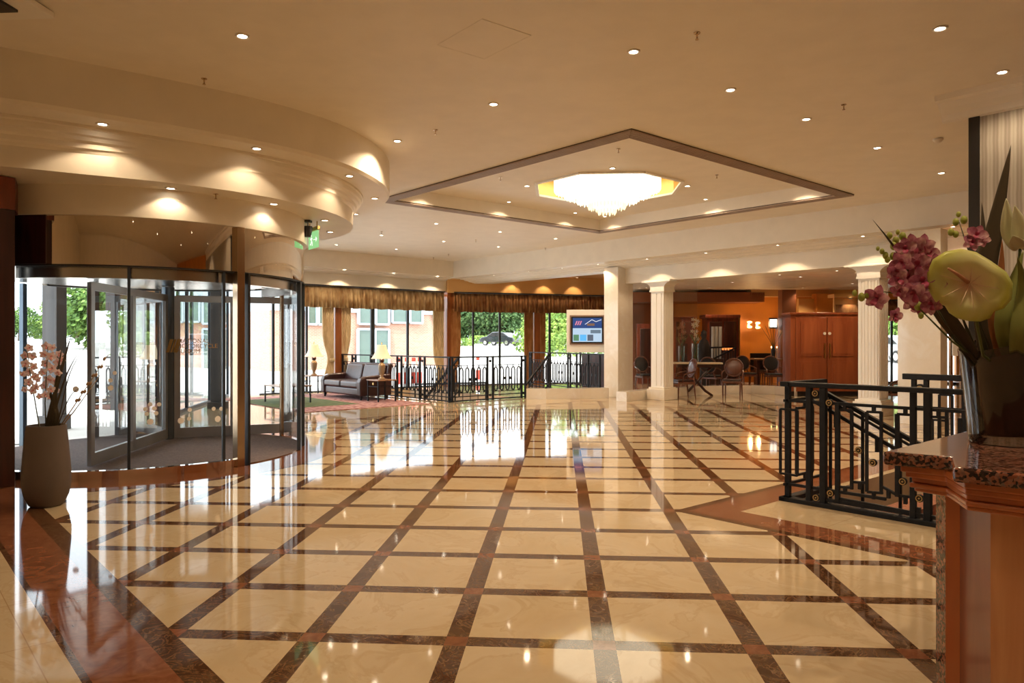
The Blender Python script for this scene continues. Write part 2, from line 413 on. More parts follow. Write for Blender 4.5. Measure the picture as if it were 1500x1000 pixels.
# walls behind and beside the camera, and at the left door reveal
b = MB().prism([(-7.2, -4), (10, -4), (10, -4.2), (-7.2, -4.2)], 0, CZ); struct(b, 'wall_behind', plaster)
b = MB().prism([(-7.2, -4), (-7.2, 7.3), (-7.4, 7.3), (-7.4, -4)], 0, CZ); struct(b, 'wall_left', plaster)
b = MB().prism([(10, -4), (10, 6.5), (16, 12.5), (17, 27.4), (17.2, 27.4), (16.2, 12.4), (10.2, 6.4), (10.2, -4)], 0, CZ); struct(b, 'wall_right', orangew)
pA = Pt(-60, 500, 7.2); pB = Pt(22, 500, 7.62)
b = MB().prism([(pA.x, pA.y), (pB.x, pB.y), (pB.x - .25, pB.y + .3), (-7.3, 7.5), (-7.3, 6.9)], 0, 3.05)
struct(b, 'wall_door_reveal', mahog_dk, bevel=.01)
b = MB().prism([(pA.x, pA.y), (pB.x + .02, pB.y - .02), (pB.x - .2, pB.y + .3), (-7.3, 7.5)], 2.86, 3.19); struct(b, 'wall_door_header', mahog)

# bar room walls
# (back wall of the bar follows below)
BY = 27.2
def onY(px, Y):
    dx, dy = ray(px); return dx / dy * Y
# back wall with one window opening far right (seen between the fluted column and the stone pillar)
xw0, xw1 = onY(1294, BY), onY(1400, BY)
b = MB()
b.prism([(WE.x, WE.y - .05), (WE.x, WE.y + .1), (xw0, BY + .1), (xw0, BY - .05)], 0, 4.1)
b.prism([(xw1, BY - .05), (xw1, BY + .1), (17.1, BY + .1), (17.1, BY - .05)], 0, 4.1)
b.prism([(xw0, BY - .05), (xw0, BY + .1), (xw1, BY + .1), (xw1, BY - .05)], 2.9, 4.1)
struct(b, 'wall_bar_back', orangew)

# ------------------------------------------------------------------ window walls
clear = glass('window_glass', (.96, .98, .97), .8)
mull = M('dark_mullion_paint', (.035, .045, .06), .4, .3)
def fabric(name, a, b_, sc, lo=.35, hi=.65):
    t = NT(name); n = t.noise(sc, 2, (1, 1, .5), .3); t.col(t.ramp(n, [(lo, a), (hi, b_)])); t.set(Roughness=.9); return t.m
pelm = fabric('bronze_gold_brocade', (.30, .17, .07), (.60, .44, .24), 5, .35, .65)
pelm2 = fabric('striped_rust_brocade', (.16, .05, .012), (.34, .17, .06), 6, .35, .65)
curt = fabric('gold_curtain_fabric', (.58, .44, .26), (.80, .67, .45), 6)
curt2 = fabric('rust_gold_curtain_fabric', (.32, .13, .035), (.50, .25, .09), 6)
wi = [0]
def window(a, c, mulls, z0=-.03, z1=3.1, nrm=None, depth=.06, sash=True, bot=True):
    wi[0] += 1; nm = 'window_%d' % wi[0]
    a, c = Vector(a), Vector(c); d = (c - a).normalized(); n = Vector((-d.y, d.x, 0))
    g = MB().add([a + Vector((0, 0, z0)), c + Vector((0, 0, z0)), c + Vector((0, 0, z1)), a + Vector((0, 0, z1))], [(0, 1, 2, 3)])
    o = struct(g, nm, clear); b = MB()
    for m_, w_ in mulls: b.bar(Vector(m_) + Vector((0, 0, z0)), Vector(m_) + Vector((0, 0, z1)), w_, depth, up=n)
    for z_ in ((z0 + .03, z1 - .04) if bot else (z1 - .04,)): b.bar(a + Vector((0, 0, z_)), c + Vector((0, 0, z_)), .06, .07)
    f = b.build('window_frame', mull, o); return o
window(LA(448), LA(487), [(LA(449), .06)]); window(LA(502), LA(651), [(LA(545.5), .13), (LA(597), .07)])
window(LW(668), LW(781), [(LW(693), .06), (LW(732), .07)]); window(LW(793), LW(884), [(LW(805), .07), (LW(850), .06)])
window((xw0, BY, 0), (xw1, BY, 0), [((onY(1306, BY), BY, 0), .07)], 0, 2.9)
# timber piers between the windows
def pier(a, c, th, z0, z1, name):
    a, c = Vector(a), Vector(c); d = (c - a).normalized(); n = Vector((-d.y, d.x, 0)) * th / 2
    struct(MB().prism([a - n, c - n, c + n, a + n], z0, z1), name, pillw)
pier(LA(487), LA(502), .35, -2.8, 3.16, 'trim_8'); pier(LA(650, .05), LA(657, .05), .4, -2.8, 3.16, 'trim_9')
pier(LW(655, .05), LW(667, .05), .35, -2.8, 3.16, 'trim_10'); pier(LW(780), LW(793), .35, -2.8, 3.16, 'trim_11')
# pelmets
def pelmet(a, c, z0, z1, mat, n, label, amp=.05):
    a, c = Vector(a), Vector(c); d = c - a; L = d.length; d.normalize(); nn = Vector((d.y, -d.x, 0)); b = MB(); N = n * 6; vs = []; fs = []
    for i in range(N + 1):
        s_ = i / N; wob = amp * (.6 * math.sin(2 * PI * n * s_) + .4 * math.sin(2 * PI * n * .63 * s_ + 1.3))
        base = a + d * (s_ * L)
        for z, k in ((z1, .15), (z0 + (z1 - z0) * .7, .7), (z0, 1.3)): vs.append(base + nn * (wob * k + .02 * k) + Vector((0, 0, z + (0 if z > z0 else .008 * math.sin(2 * PI * n * .31 * s_)))))
    for i in range(N):
        for k in range(2): fs.append((i * 3 + k, (i + 1) * 3 + k, (i + 1) * 3 + k + 1, i * 3 + k + 1))
    b.add(vs, fs); root = thing('window_pelmet', label, 'pelmet', (a + c) / 2 + Vector((0, 0, z1)))
    b.build('gathered_valance', mat, root, smooth=True, thick=.012)
    k = MB(); k.bar(a + Vector((0, 0, z1 + .02)), c + Vector((0, 0, z1 + .02)), .16, .035); k.build('pelmet_board', blackm, root)
    return root
pelmet(LA(444, .32), LA(650.5, .32), 2.50, 3.13, pelm, 36, 'wide gathered gold brocade pelmet above the windows behind the sofa')
pelmet(LW(664.5, .3), LW(886, .3), 2.50, 3.13, pelm2, 52, 'rust striped pelmet above the windows left of the marble pillar', .035)
pelmet((xw0, BY - .3, 0), (xw1, BY - .3, 0), 2.4, 2.95, pelm2, 16, 'short dark rust pelmet over the far window right of the fluted column', .02)
def curtain(a, c, mat, label, tie=None, z0=-.02, z1=2.6, waist=.5, side=0):
    a, c = Vector(a), Vector(c); d = c - a; L = d.length; d.normalize(); nn = Vector((d.y, -d.x, 0)); b = MB(); N = 40; Z = 18; vs = []; fs = []
    for j in range(Z + 1):
        z = z1 + (z0 - z1) * j / Z; k = 1.0
        if tie is not None: k = 1 - (1 - waist) * math.exp(-((z - tie) / .45) ** 2)
        for i in range(N + 1):
            u = i / N; u = (u * k) if side == 0 else (1 - (1 - u) * k)
            vs.append(a + d * (u * L) + nn * (.045 * math.sin(i * 1.25) * (1 if k > .9 else .7)) + Vector((0, 0, z)))
    for j in range(Z):
        for i in range(N): q_ = j * (N + 1) + i; fs.append((q_, q_ + 1, q_ + N + 2, q_ + N + 1))
    b.add(vs, fs); r = thing('window_curtain', label, 'curtain', a.copy()); b.build('curtain_fabric', mat, r, smooth=True, thick=.01)
    if tie is not None:
        e = a + d * (L * waist / 2) if side == 0 else c - d * (L * waist / 2)
        t_ = MB(); t_.lathe(e + Vector((0, 0, tie)), [(L * waist * .6, -.06), (L * waist * .62, 0), (L * waist * .6, .06)], 16, sy=.4); t_.build('curtain_tieback', mat, r, smooth=True, thick=.01)
curtain(LA(472, .15), LA(489, .15), curt, 'pale gold curtain tied back beside the left table lamp', .95, side=1, waist=.55)
curtain(LA(500, .15), LA(514, .15), curt, 'pale gold curtain hanging right of the orange pier behind the sofa', .95, waist=.6)
curtain(LA(634, .15), LA(650, .15), curt, 'pale gold curtain gathered at the right end of the brick building window', .4, side=1, waist=.6)
curtain(LW(660, .2), LW(675, .2), curt2, 'rust gold curtain at the left of the car park window', .4, waist=.6)
curtain(LW(768, .15), LW(781, .15), curt2, 'rust gold curtain at the right of the car park window', side=1)
curtain(LW(791, .15), LW(799, .15), curt2, 'narrow rust gold curtain left of the display screen window', .5, waist=.6)
# facade round to the rotunda (glass, dark frames)
fp = [AL, Vector((-7.15, 11.4, 0)), Vector((-7.7, 8.9, 0)), Vector((-7.2, 7.3, 0))]
window(fp[0], fp[1], [(fp[0].lerp(fp[1], k / 4), .08) for k in range(5)], 0, CZ)
window(LA(380), LA(448), [(LA(400), .07), (LA(425), .07)])
window(fp[2], fp[3], [], 0, 2.5)
struct(MB().prism([fp[1], fp[2], fp[2] + Vector((.1, 0, 0)), fp[1] + Vector((.1, 0, 0))], 2.6, CZ), 'wall_facade_upper', plaster)
struct(MB().prism([fp[2], fp[3], fp[3] + Vector((.1, .1, 0)), fp[2] + Vector((.1, .1, 0))], 2.5, CZ), 'wall_facade_corner', plaster)
struct(MB().prism([LA(380, .1), LA(446, .1), LA(446, -.1), LA(380, -.1)], 3.1, CZ), 'wall_facade_lounge', plaster)

# ------------------------------------------------------------------ pillars and columns on the beam line
def sqpillar(px, w_, d_, zt, name, k=21.8, coff=0):
    x, y, t = onl(px, 1, 1, k)
    b = MB(); b.box((x, y, zt / 2), (w_, d_, zt), -PI / 4); return Vector((x, y, 0)), b
c, b = sqpillar(906, .50, .62, 3.5, '')
b.box((c.x, c.y, 3.76), (.62, .74, .30), -PI / 4)
struct(b, 'trim_12', stone_m, bevel=.006)
x, y, t_ = onl(1351, 1, 1, 20.3)
b = MB().box((x, y, 1.75), (.72, .34, 3.5), -PI / 4); struct(b, 'trim_13', stone_m, bevel=.006)
b = MB().box((x + .32, y + .10, 1.75), (.18, .30, 3.45), -PI / 4); struct(b, 'trim_14', wood('amber_wood', (.42, .17, .05), (.60, .29, .10)), bevel=.006)
def column(px, wid, label, fl_n, k=21.8):
    x, y, t = onl(px, 1, 1, k); root = thing('square_column', label, 'column', (x, y, 0), -PI / 4)
    b = MB(); b.box((0, 0, .14), (wid + .16, wid + .16, .28)); b.box((0, 0, .30), (wid + .10, wid + .10, .05)); b.build('column_base', stone_m if fl_n < 8 else trimw, root, local=True, bevel=.01)
    b = MB(); b.box((0, 0, 1.57), (wid, wid, 2.5))
    n = fl_n
    for sx, sy, ax in ((0, -1, 0), (0, 1, 0), (1, 0, 1), (-1, 0, 1)):
        for i in range(n):
            o = (i - (n - 1) / 2) * wid / (n + .6)
            if ax == 0: b.box((o, sy * wid / 2, 1.55), (wid / n * .5, .028, 2.36))
            else: b.box((sx * wid / 2, o, 1.55), (.028, wid / n * .5, 2.36))
    b.build('fluted_shaft', trimw, root, local=True)
    # capital: necking, flared brackets
    b = MB(); b.box((0, 0, 2.80), (wid + .06, wid + .06, .05))
    pr = [(-wid / 2 - .02, 2.82), (-wid / 2 - .02, 2.90), (-wid / 2 - .05, 2.95), (-wid / 2 - .12, 3.0), (-wid / 2 - .22, 3.03), (-wid / 2 - .22, 3.075), (wid / 2 + .22, 3.075), (wid / 2 + .22, 3.03), (wid / 2 + .12, 3.0), (wid / 2 + .05, 2.95), (wid / 2 + .02, 2.90), (wid / 2 + .02, 2.82)]
    b.extr([(u, -wid / 2 - .02, z) for u, z in pr], (0, wid + .04, 0))
    b.box((0, 0, 3.05), (wid + .5, wid + .16, .05)); b.build('column_capital', trimw, root, local=True)
    return root
column(970, .40, 'pale square column with flared capital, standing right beside the marble pillar', 2)
column(1279, .42, 'white fluted square column with flared capital, behind the near stair railing', 6)
# low marble plinth curving behind the tables, glass screen above it
def plinth(pts, zt, name):
    b = MB(); n = len(pts)
    for i in range(n - 1):
        a, c = Vector(pts[i]), Vector(pts[i + 1]); d = (c - a).normalized(); nn = Vector((-d.y, d.x, 0)) * .3
        b.prism([a, c, c + nn, a + nn], 0, zt)
    struct(b, name, stone_m)
plinth([pq(18.6, 20.7), LW(776, 4.6)][:0] + [Pz(771, 584), Pz(800, 584.5), Pz(850, 584), Pz(892, 583)], .27, 'baseboard_lobby')
pb = [Pz(x, y) for x, y in [(918, 588), (950, 584), (985, 581), (1020, 578.5), (1060, 577), (1100, 576.5), (1135, 577.5), (1165, 580)]]
plinth(pb, .24, 'baseboard_bar')
bglass = glass('bar_screen_glass', (.96, .94, .92), .35)
b = MB()
for i in range(len(pb) - 1):
    a, c = pb[i] + Vector((.05, .12, .24)), pb[i + 1] + Vector((.05, .12, .24)); d = (c - a).normalized() * .006
    b.add([a + d, c - d, c - d + Vector((0, 0, 3.0)), a + d + Vector((0, 0, 3.0))], [(0, 1, 2, 3)])
struct(b, 'window_bar_screen', bglass)

# ------------------------------------------------------------------ revolving door
dg = glass('door_glass', (.95, .97, .97), .8); dg2 = glass('wing_door_glass', (.96, .98, .98), .45)
rd = thing('revolving_door', 'large glass revolving door with polished bronze fascia under the round bulkhead', 'revolving door', DC.copy())
rad = math.radians
def ang(px, py, z):
    v = Pz(px, py, z) - DC; return math.atan2(v.y, v.x)
aL = ang(63, 314, 2.87)
o = MB().lathe(DC, [(DR, 2.33), (DR, 2.87), (DR - .04, 2.87), (DR - .04, 2.33)], 90, aL, aL + rad(250), close=True).build('fascia', mirror, rd, smooth='a')
MB().lathe(DC, [(DR + .008, 2.322), (DR + .008, 2.338), (DR - .05, 2.338), (DR - .05, 2.322)], 90, rad(-100), rad(160), close=True).build('fascia_edge', blackm, rd, smooth='a')
MB().poly([(DC.x + (DR - .05) * math.cos(k * PI / 32), DC.y + (DR - .05) * math.sin(k * PI / 32)) for k in range(64)], (), 2.34).build('canopy_lining', steel, rd)
# wood block left of the fascia
MB().lathe(DC, [(DR + .01, 2.34), (DR + .01, 2.87), (DR - .06, 2.87), (DR - .06, 2.34)], 8, rad(-106), aL + .01, close=True).build('timber_header', mahog_dk, rd)
def garc(a0, a1, r=DR - .02, z0=.09, z1=2.32, nm='curved_glass'):
    return MB().lathe(DC, [(r, z0), (r, z1)], max(4, int(abs(a1 - a0) / .06)), a0, a1).build(nm, dg, rd, smooth=True)
aP = rad(-31); a1 = math.atan2(*(lambda v: (v.y, v.x))(Pz(190, 686, .085) - DC)); a2 = rad(-36)
garc(rad(-104), a1); garc(a1, a2); garc(rad(8), rad(52), z0=.04); garc(rad(80), rad(170), z0=.04)
MB().lathe(DC, [(DR + .02, 0), (DR + .02, .09), (DR - .06, .09), (DR - .06, 0)], 60, rad(-106), aP, close=True).build('kick_plinth', mirror, rd, smooth='a')
def post(a, w_, m_, r=DR - .02, z0=0, z1=2.33, d_=None, nm='frame_post'):
    c = DC + Vector((math.cos(a) * r, math.sin(a) * r, (z0 + z1) / 2)); return MB().box(c, (d_ or w_, w_, z1 - z0), a).build(nm, m_, rd, bevel=.004)
post(a1, .03, mull); post(a2, .035, mull); post(rad(-100), .05, mull)
post(aP, .10, champ, r=DR + .01, z1=2.87, d_=.10); post(aP + .055, .03, blackm, r=DR + .02, d_=.08)
post(rad(8), .07, dsteel, d_=.05); post(rad(20), .10, dsteel, d_=.06); post(rad(33), .05, dsteel); post(rad(52), .05, champ)
for a in (80, 110, 140, 170): post(rad(a), .07, dsteel)
hub = Vector((-6.0, 10.85, 0))
MB().lathe(hub, [(.09, 0), (.09, 2.33)], 24).build('centre_shaft', dsteel, rd, smooth='a')
dotm = emit('white_dot_film', (0, 0, 0), 0); dotm = M('white_dot_film', (.9, .9, .9), .6)
satin = M('satin_door_aluminium', (.46, .46, .46), .35, .8)
def wing(a, L, nm='door_wing'):
    d = Vector((math.cos(a), math.sin(a), 0)); n = Vector((-d.y, d.x, 0)); s0 = hub + d * .12; e = hub + d * L
    f = MB()
    for z, h_ in ((.10, .15), (2.16, .10)): f.bar(s0 + Vector((0, 0, z)), e + Vector((0, 0, z)), .05, h_)
    for q_ in (s0, e, s0.lerp(e, .5)): f.bar(q_ + Vector((0, 0, .03)), q_ + Vector((0, 0, 2.2)), .05, .10 if q_ is not s0.lerp(e, .5) else .05, up=n.cross(Vector((0, 0, 1))))
    o = f.build(nm, satin, rd, bevel=.004)
    MB().add([s0 + Vector((0, 0, .17)), e + Vector((0, 0, .17)), e + Vector((0, 0, 2.12)), s0 + Vector((0, 0, 2.12))], [(0, 1, 2, 3)]).build('wing_glass', dg2, o)
wing(rad(27), 1.75); wing(rad(-80), 2.55); wing(rad(140), 1.6)
# transom box inside the drum above the wings
MB().lathe(DC, [(DR - .1, 2.2), (DR - .1, 2.33), (DR - .2, 2.33), (DR - .2, 2.2)], 60, rad(-100), rad(60), close=True).build('drive_ring', steel, rd, smooth='a')
# white manifestation dots on the curved glass
b = MB()
for px, py, r_ in [(213, 599, 3), (220, 592, 3), (226, 598, 3), (233, 592, 3), (229, 605, 3), (215, 606, 3), (220, 617.5, 4.5), (265, 616, 4.5), (277, 613, 3), (319, 613.5, 4.5), (313, 598.5, 3), (324, 598.5, 3), (278, 600, 3), (111, 570, 4.5), (168, 546, 3), (162, 568, 4), (162, 557, 3)]:
    d = (px - 750) / F; rx, ry = ray(px)
    A_ = rx * rx + ry * ry; B_ = -2 * (rx * DC.x + ry * DC.y); C_ = DC.x ** 2 + DC.y ** 2 - (DR - .012) ** 2; t = (-B_ - math.sqrt(max(0, B_ * B_ - 4 * A_ * C_))) / (2 * A_)
    c = Pt(px, py, t); n = (Vector((c.x, c.y, 0)) - DC).normalized(); b.disc(c, r_ * t / F, 16, n)
b.build('dot_marking', dotm, rd)
goldf = M('gold_film_lettering', (.42, .25, .08), .5, .2)
def text_on(body, px, py, t, size, parent, mat, name, nrm, sc=(1, 1, 1)):
    cu = bpy.data.curves.new(name, 'FONT'); cu.body = body; cu.size = size; cu.extrude = .001; cu.align_x = 'LEFT'
    o = bpy.data.objects.new(name, cu); COL.objects.link(o)
    o.rotation_euler = (PI / 2, 0, math.atan2(nrm.y, nrm.x) + PI / 2); o.scale = sc; o.location = Pt(px, py, t) - wloc(parent) if parent is not None else Pt(px, py, t)
    if parent is not None: o.parent = parent
    dg_ = bpy.context.evaluated_depsgraph_get(); me = bpy.data.meshes.new_from_object(o.evaluated_get(dg_)); me.materials.clear(); me.materials.append(mat)
    n = bpy.data.objects.new(name, me); COL.objects.link(n); n.matrix_local = o.matrix_basis.copy(); n.parent = parent
    bpy.data.objects.remove(o); return n
def drum_t(px):
    rx, ry = ray(px); A_ = rx * rx + ry * ry; B_ = -2 * (rx * DC.x + ry * DC.y); C_ = DC.x ** 2 + DC.y ** 2 - (DR + .03) ** 2
    return (-B_ - math.sqrt(max(0, B_ * B_ - 4 * A_ * C_))) / (2 * A_)
tt = drum_t(272); nv = (Pt(272, 500, tt) - DC); nv.z = 0; nv.normalize()
for i, wd_ in enumerate(('NATIONAL', 'MOTORCYCLE', 'MUSEUM')):
    text_on(wd_, 260 + (0, -1.5, -3)[i], 502 + i * 7.6, tt, .068, rd, goldf, 'gold_lettering', nv)
b = MB()
e1 = Vector((-nv.y, nv.x, 0)); o_ = Pt(243, 516, tt)
for k, (x0, wv) in enumerate(((0, .035), (.045, .022), (.075, .03), (.108, .014))):
    q0 = o_ + e1 * x0; q1 = q0 + e1 * .045 + Vector((0, 0, .15))
    b.add([q0, q0 + e1 * wv, q1 + e1 * wv, q1], [(0, 1, 2, 3)])
b.build('striped_emblem', goldf, rd)
MB().lathe(DC, [(DR - .03, .012), (.01, .012)], 64).build('mat_disc', mat_m, tag(MB().lathe(DC, [(DR - .03, .001), (DR - .03, .010), (DR - .06, .010)], 64).build('entrance_mat', champ), 'round brown entrance mat under the revolving door', 'mat'))

# ------------------------------------------------------------------ ceiling lights
lens_m = emit('lit_lamp_lens', (1, .86, .66), 26)
ringm = M('white_lamp_ring', (.80, .74, .66), .4)
pr = {}
def downlight(loc, label, group, power=40, size=130, blend=.6, r=.055, name='recessed_downlight', target=None):
    loc = Vector(loc); key = r
    if key not in pr:
        o = MB().lathe((0, 0, 0), [(r * .72, 0.004), (r * .74, -.006), (r, -.010), (r * 1.12, -.002), (r * 1.12, .004)], 20).build(name, ringm, None, smooth='a')
        l = MB().lathe((0, 0, 0), [(.0005, -.003), (r * .5, -.004), (r * .72, .001)], 16).build('lamp_lens', lens_m, o, smooth=True)
        pr[key] = o
    else:
        o = pr[key].copy(); COL.objects.link(o)
        for ch in [x for x in COL.objects if x.parent == pr[key] and x.type == 'MESH']: c2 = ch.copy(); COL.objects.link(c2); c2.parent = o
    o.location = loc - Vector((0, 0, .004)); tag(o, label, 'ceiling light', group)
    if power: spot(loc - Vector((0, 0, .03)), power, size, blend, parent=o, r=.03, target=target)
    return o
G1 = 'downlights in the main ceiling'
near = [(355, 52), (928, 75), (1377, 41), (723, 152), (582, 206), (1070, 131), (1181, 174), (1468, 105), (1285, 216), (1379, 253)]
ordn = ['leftmost', 'second from the left', 'third from the left', 'fourth from the left', 'fifth from the left', 'sixth from the left', 'seventh from the left', 'eighth from the left', 'ninth from the left', 'rightmost']
def ordl(i, n): return 'rightmost' if i == n - 1 else ordn[i]
for i_, (px, py) in enumerate(sorted(near)): downlight(Pz(px, py, CZ), 'small round downlight in the near ceiling, %s of ten' % ordl(i_, 10), 'downlights on the near side of the coffer', 55 if px == 1468 else 120 if px in (355, 1377) else 200, 140)
far_ = [(639, 327), (732.5, 339), (650, 353), (814, 349), (730, 361), (559, 344), (580.5, 364.5), (493, 358)]
for i_, (px, py) in enumerate(sorted(far_)): downlight(Pz(px, py, CZ), 'small downlight in the ceiling beyond the coffer, %s of eight' % ordl(i_, 8), 'downlights beyond the coffer', 160, 140)
# the same lights go on behind the camera
for X_, Y_, w_ in ((-4.6, 3.4, 'left of the viewpoint'), (-1.2, 3.2, 'just ahead of the viewpoint'), (1.8, 2.6, 'just above the counter front'), (4.6, 3.0, 'over the right of the counter'), (-4.6, .2, 'at the far left behind the viewpoint'), (-1.2, -.6, 'directly behind the viewpoint'), (2.2, -.8, 'right and behind the viewpoint'), (6, .2, 'at the far right behind the viewpoint'), (7.4, 4.2, 'right beyond the counter'), (7.6, 8.6, 'behind the wallpapered wall'), (9.5, 11.5, 'at the far right beyond the stair')):
    downlight((X_, Y_, CZ), 'small round ceiling downlight ' + w_ + ', outside the photo', 'downlights behind the viewpoint', 200 if w_ == 'just above the counter front' else 85, 140)
for i_, (px, py) in enumerate([(150, 181), (376, 217), (512, 257), (520.5, 313), (549, 290)]):
    downlight(Pz(px, py, 3.66), 'round downlight in the upper ring of the curved bulkhead, %s of five' % ordl(i_, 5), 'downlights in the upper rotunda ring', 24, 128, .25)
for i_, (px, py) in enumerate([(250, 275), (401, 298), (476, 322), (484, 339)]):
    downlight(Pz(px, py, 3.20), 'round downlight in the lower soffit above the door fascia, %s of four' % ordl(i_, 4), 'downlights in the lower rotunda soffit', 13, 128, .25)
for i_, (px, py) in enumerate([(683, 405), (724, 400.5), (774, 396), (823, 390), (876, 384.5), (948, 380), (1034, 368), (1139, 357), (1264, 344), (1396, 329)]):
    x, y, t = onl(px, 1, 1, 21.03); downlight((x, y, 3.60), 'small downlight in the stepped cornice of the long beam, %s of ten' % ordl(i_, 10), 'downlights in the beam cornice', 0 if px == 683 else 62, 124, .3, r=.045)
for i_, px in enumerate((505, 577, 641)):
    x, y, t = onl(px, -1, 1, 27.88); downlight((x, y, 3.62), 'small downlight washing the fascia above the gold pelmet, %s of three' % ordl(i_, 3).replace('second from the left', 'middle'), 'downlights above the gold pelmet', 60, 120, .3, r=.045)
for i_, px in enumerate((700, 753, 800, 845)):
    c = LW(px, .62); downlight((c.x, c.y, 3.75), 'small downlight in the amber soffit above the rust pelmet, %s of four' % ordl(i_, 4), 'downlights in the amber soffit', 50, 90, .3, r=.045)
for i_, (px, py) in enumerate(sorted([(1073, 412.7), (1142, 402), (1172.5, 405), (1226, 396), (1255, 399), (1039, 426), (1177, 423), (1249, 415), (947, 421), (937, 435)])):
    c = Pz(px, py, BZ); k_ = min(1, 25.0 / c.y); c = Vector((c.x * k_, c.y * k_, BZ))
    downlight(c, 'tiny downlight in the lower bar ceiling behind the columns, %s of ten' % ordl(i_, 10), 'downlights in the bar ceiling', 100, 120, .5, r=.045)
# coffer lights
for k in range(8):
    u = (.5, .86)[0]
pc = (P0 + P1) / 2; qc = (Q0 + Q1) / 2
cl = [(P1 - .78, Q0 + 1.1), (P1 - .78, Q0 + 3.9), (P1 - .78, Q1 - .95), (P1 - 2.0, Q1 - .78), (P1 - 4.8, Q1 - .78), (P0 + 1.2, Q1 - .78), (P0 + .85, qc), (pc, Q0 + .85)]
cl.sort(key=lambda a: (a[0] - a[1]) / (a[0] + a[1]))
for i_, (p, q) in enumerate(cl):
    downlight(pq(p, q, ZC), 'small downlight near the edge of the raised coffer, %s of eight' % ordl(i_, 8), 'downlights along the coffer edge', 26, 132, .3, r=.045)
for i_, (px, py) in enumerate([(772, 272), (897, 246), (1007, 272)]):
    downlight(Pz(px, py, ZC), ['round downlight left of the bright chandelier recess', 'round downlight on the near side of the chandelier recess', 'round downlight right of the bright chandelier recess'][i_], 'downlights around the chandelier', 130, 140)
# chandelier
cgm = emit('glowing_crystal', (1, .84, .58), 3.2); cgm2 = emit('glowing_crystal_tip', (1, .84, .50), 1.6)
ch = thing('crystal_chandelier', 'large glowing tiered crystal chandelier filling the octagonal ceiling recess', 'chandelier', oc + Vector((0, 0, .4)))
tiers = [(.98, .38, -.03, 84), (.80, .02, -.13, 70), (.56, -.10, -.24, 50), (.34, -.22, -.36, 32), (.16, -.32, -.46, 16)]
for i, (r_, za, zb, n) in enumerate(tiers):
    b = MB()
    for k in range(n):
        a = 2 * PI * k / n; c = oc + Vector((r_ * math.cos(a), r_ * math.sin(a), 0)); zz = zb - .02 * (k % 2)
        b.add([c + Vector((0, 0, za)) + Vector((.022 * math.cos(a + u), .022 * math.sin(a + u), 0)) for u in (0, PI / 2, PI, 3 * PI / 2)] + [c + Vector((0, 0, zz)) + Vector((.022 * math.cos(a + u), .022 * math.sin(a + u), 0)) for u in (0, PI / 2, PI, 3 * PI / 2)] + [c + Vector((0, 0, zz - .04))], [(0, 1, 5, 4), (1, 2, 6, 5), (2, 3, 7, 6), (3, 0, 4, 7), (4, 5, 8), (5, 6, 8), (6, 7, 8), (7, 4, 8)])
    b.build('crystal_tier', cgm if i < 3 else cgm2, ch)
MB().lathe(oc, [(.95, .30), (.95, -.0), (.78, -.08), (.54, -.2), (.32, -.32), (.13, -.43), (.01, -.46)], 48).build('crystal_bowl', cgm2 if False else cgm, ch, smooth=True)
MB().lathe(oc, [(1.2, .40), (1.2, .36), (1.05, .34)], 48).build('brass_frame', gold, ch, smooth='a')

# sprinklers, smoke detector, camera speaker, signs, access hatch
chrome = M('chrome', (.75, .72, .68), .15, 1)
def sprinkler(loc, label, group):
    if 'sp' not in pr:
        o = MB().lathe((0, 0, 0), [(.04, 0), (.038, -.008), (.012, -.01), (.01, -.05), (.004, -.055), (.02, -.075), (.022, -.08), (.0005, -.08)], 14).build('ceiling_sprinkler', champ, None, smooth='a'); pr['sp'] = o
    else: o = pr['sp'].copy(); COL.objects.link(o)
    o.location = loc; o.scale = (.75,) * 3; tag(o, label, 'sprinkler', group)
for i_, (px, py) in enumerate([(299, 115), (559, 339), (638, 190), (1021, 48), (1236, 153)]):
    sprinkler(Pz(px, py, CZ), 'tiny brass sprinkler head in the near ceiling, %s of five' % ordl(i_, 5), 'sprinklers in the near ceiling')
for i_, (px, py) in enumerate([(635, 377), (657, 372), (697, 351), (799, 363)]): sprinkler(Pz(px, py, CZ), 'tiny sprinkler head in the ceiling beyond the coffer, %s of four' % ordl(i_, 4), 'sprinklers beyond the coffer')
for i_, (px, py) in enumerate([(733, 260), (906, 218), (1050, 256)]): sprinkler(Pz(px, py, ZC), 'tiny sprinkler head inside the raised coffer, %s of three' % ordl(i_, 3).replace('second from the left', 'middle'), 'sprinklers in the coffer')
sprinkler(Pz(316, 284, 3.2), 'sprinkler head in the lower soffit over the revolving door', None)
o = MB().lathe(Pz(1374, 203, CZ), [(.06, 0), (.062, -.02), (.045, -.045), (.03, -.055), (.0005, -.056)], 24).build('smoke_detector', ringm, None, smooth='a'); tag(o, 'round white smoke detector near the wallpapered wall', 'smoke detector')
c = Pz(20, 12, CZ - .06); t = thing('ceiling_air_unit', 'white square air outlet in the ceiling at the top left corner', 'air vent', c)
b = MB(); b.box(c + Vector((-.28, -.28, .02)), (.95, .95, .05), -PI / 4 + .78); b.build('vent_frame', trimw, t, bevel=.01)
b = MB(); b.box(c + Vector((-.28, -.28, -.01)), (.6, .6, .03), .0); b.build('vent_grille', blackm, t)
t = thing('security_camera', 'small black camera hanging from the lower soffit beside the exit sign', 'camera', Pz(451, 322, 3.2))
c = Pz(451, 322, 3.2); b = MB().box(c + Vector((0, 0, -.02)), (.09, .09, .03)); b.build('mounting_plate', blackm, t)
MB().tube([c, c + Vector((0, 0, -.09))], .008).build('bracket_rod', blackm, t)
MB().lathe(c + Vector((0, 0, -.24)), [(.001, 0), (.04, 0), (.065, .12), (.06, .15), (.001, .15)], 16).build('camera_body', blackm, t, smooth='a')
t = thing('exit_sign', 'hanging green and white exit sign with running figure beside the black camera', 'sign', Pz(459, 326, 3.2))
